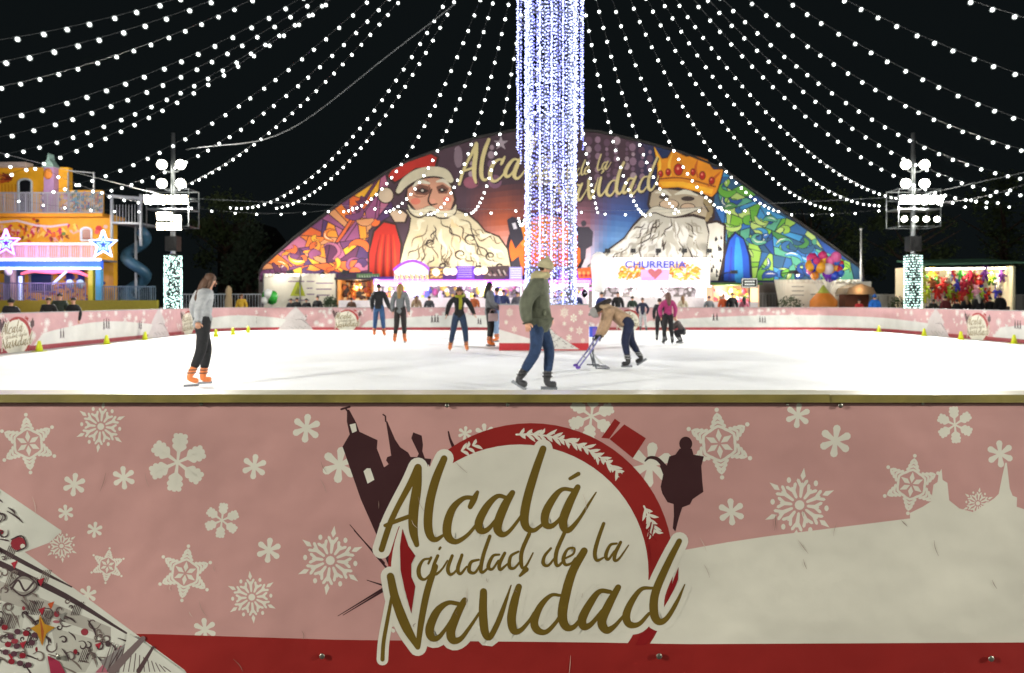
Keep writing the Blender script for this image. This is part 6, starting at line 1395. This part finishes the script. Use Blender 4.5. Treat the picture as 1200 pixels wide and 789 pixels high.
person(783, 0, 19.0, 92, 1.46, 'person in a magenta jumper and black trousers with long brown hair, back to the camera', dict(lkn=(.03,.12,.50), lan=(0,.15,.1), rkn=(.03,-.11,.5), ran=(-.02,-.14,.1), lel=(.0,.30,1.16), rel=(0,-.27,1.16)), coat='#9a2c64', trousers='#17161a', boots='#17171a', hair='#5a4034', hairstyle='long', coatlen=.90, bulk=1.05)
person(773, 0, 20.2, 70, 1.30, 'child in black mostly hidden behind the person in the magenta jumper', dict(rkn=(.03,-.16,.5), ran=(-.05,-.26,.1)), coat='#1a1a1e', trousers='#15151a', boots='#17171a', hair='#2a1d17')
person(798, 0, 19.2, 150, 1.30, 'small fair haired child crouching on the ice right of the magenta jumper', dict(pelvis=(-.12,0,.42), waist=(-.02,0,.56), chest=(.10,0,.70), neck=(.17,0,.85), head=(.24,0,.95), lsh=(.14,.16,.78), rsh=(.14,-.16,.78), lel=(.26,.2,.6), rel=(.26,-.2,.6), lwr=(.42,.14,.52), rwr=(.42,-.14,.52), lhip=(-.10,.1,.40), rhip=(-.10,-.1,.40), lkn=(.22,.16,.46), rkn=(.22,-.16,.46), lan=(.02,.14,.10), ran=(.02,-.14,.10)), coat='#4c4444', trousers='#1a1a20', boots='#17171a', hair='#b89c78', hairstyle='short', coatlen=.95)
# onlookers behind the boards ---------------------------------
GR = 'onlookers behind the boards'
def onlooker(px, top, Y, yaw, label, coat, hair='#1a1412', hat=None, hs='short', bulk=1.1):
    H = CZ + (HY - top) * Y / F; person(px, 0, Y, yaw, max(H, 1.0), label, coat=coat, trousers='#1a1a20', boots='#222226', hair=hair, hairstyle=hs, hat=hat, skates=False, bulk=bulk, group=GR, coatlen=.8)
onlooker(13, 351, 17.6, -70, 'onlooker in a dark hood at the far left below the violet star', '#15151a', hat='#17171b', bulk=1.3)
onlooker(57, 349, 18.6, -75, 'onlooker in black, left one of three before the funhouse', '#121214')
onlooker(70, 344, 19.6, -60, 'onlooker in dark green, middle one of three before the funhouse', '#1f2a20')
onlooker(86, 349, 18.8, -90, 'onlooker in black, right one of three before the funhouse', '#0f0f12')
onlooker(283, 345, 29.6, -80, 'onlooker in a yellow top right of the beige post', '#c8a02a', hair='#6a4a2a')
onlooker(341, 350, 29.6, -90, 'onlooker in black, leftmost before the white tent poster', '#101013')
onlooker(348, 349, 30.0, -100, 'onlooker in black below the yellow green triangle poster', '#141418')
onlooker(359, 350, 29.8, -80, 'onlooker in black, second from the right before the white tent', '#121215')
onlooker(372, 347, 29.7, -90, 'onlooker in black, rightmost before the white tent', '#0f0f12')
onlooker(590, 340, 29.6, -90, 'onlooker in a navy jacket between the grey wool coat and the tower', '#202c58')
onlooker(606, 342, 29.8, -90, 'onlooker in a grey top just left of the tower foot', '#60606a')
onlooker(676, 342, 29.6, -90, 'onlooker in dark blue just right of the tower foot', '#28305c')
onlooker(705, 343, 28.9, -90, 'onlooker with black hair and a bright blue jacket before the churros stall', '#1c2c6c', hs='bun')
onlooker(724, 342, 28.9, -90, 'onlooker in a black jumper before the churros stall', '#0d0d10')
onlooker(831, 347, 29.2, -90, 'onlooker in a grey coat below the right end of the churros sign', '#6a6e72')
onlooker(848, 345, 29.6, -90, 'onlooker in an orange top right of the churros stall', '#c8562a', hair='#8a5a3a')
onlooker(858, 343, 29.4, -90, 'onlooker in black below the small green awning', '#101014')
onlooker(1007, 351, 29.3, -90, 'onlooker in a red jacket before the brown hut', '#b8282c')
onlooker(1025, 346, 29.0, 90, 'onlooker in a bright blue jacket right of the brown hut', '#1f6cc8', hat='#1f5aa8', bulk=1.4)
onlooker(1094, 351, 29.4, 80, 'onlooker in dark olive at the left corner of the prize stall', '#2a2a22')
onlooker(1108, 347, 29.6, 90, 'onlooker in a dark red jacket at the prize stall', '#5c1a20')
onlooker(1121, 351, 29.3, 95, 'onlooker in black right of the dark red jacket at the prize stall', '#111114')
onlooker(1132, 347, 30.0, 90, 'onlooker with light brown hair facing the prize stall', '#17171c', hair='#8a6a4c', hs='long')
onlooker(1146, 345, 29.4, 90, 'onlooker with grey hair facing the prize stall', '#141418', hair='#9a948c', hs='long')
onlooker(1160, 348, 29.8, 85, 'onlooker in black second from the right at the prize stall', '#0f0f12')
onlooker(1172, 343, 29.5, 90, 'tall onlooker in black, rightmost at the prize stall', '#0d0d10')
onlooker(412, 349, 30.4, 90, 'onlooker in brown before the warm orange gift stall', '#4a3020')
onlooker(488, 346, 31.0, 90, 'onlooker in a beige coat below the arched purple sign', '#9a8468', hair='#6a4a30', hs='long')
onlooker(503, 347, 30.6, 90, 'onlooker in dark grey right of the beige coat at the purple stall', '#3a3c40')
onlooker(556, 345, 30.8, 80, 'onlooker in an orange jacket at the purple stall', '#a8562a')
onlooker(617, 347, 30.4, -90, 'onlooker in a violet jacket behind the tower strands', '#4a3a7a')
onlooker(660, 346, 30.6, 90, 'onlooker in pale blue behind the right side of the tower', '#8a9ab8')
onlooker(741, 347, 29.8, 90, 'onlooker in dark green before the churros counter', '#26382c')
onlooker(800, 347, 30.0, 90, 'onlooker in a cream jumper before the churros counter', '#c8bca4', hair='#7a5a3a', hs='long')
onlooker(872, 348, 29.8, 90, 'onlooker in a pink jacket under the small black sign', '#b8687c', hs='long')
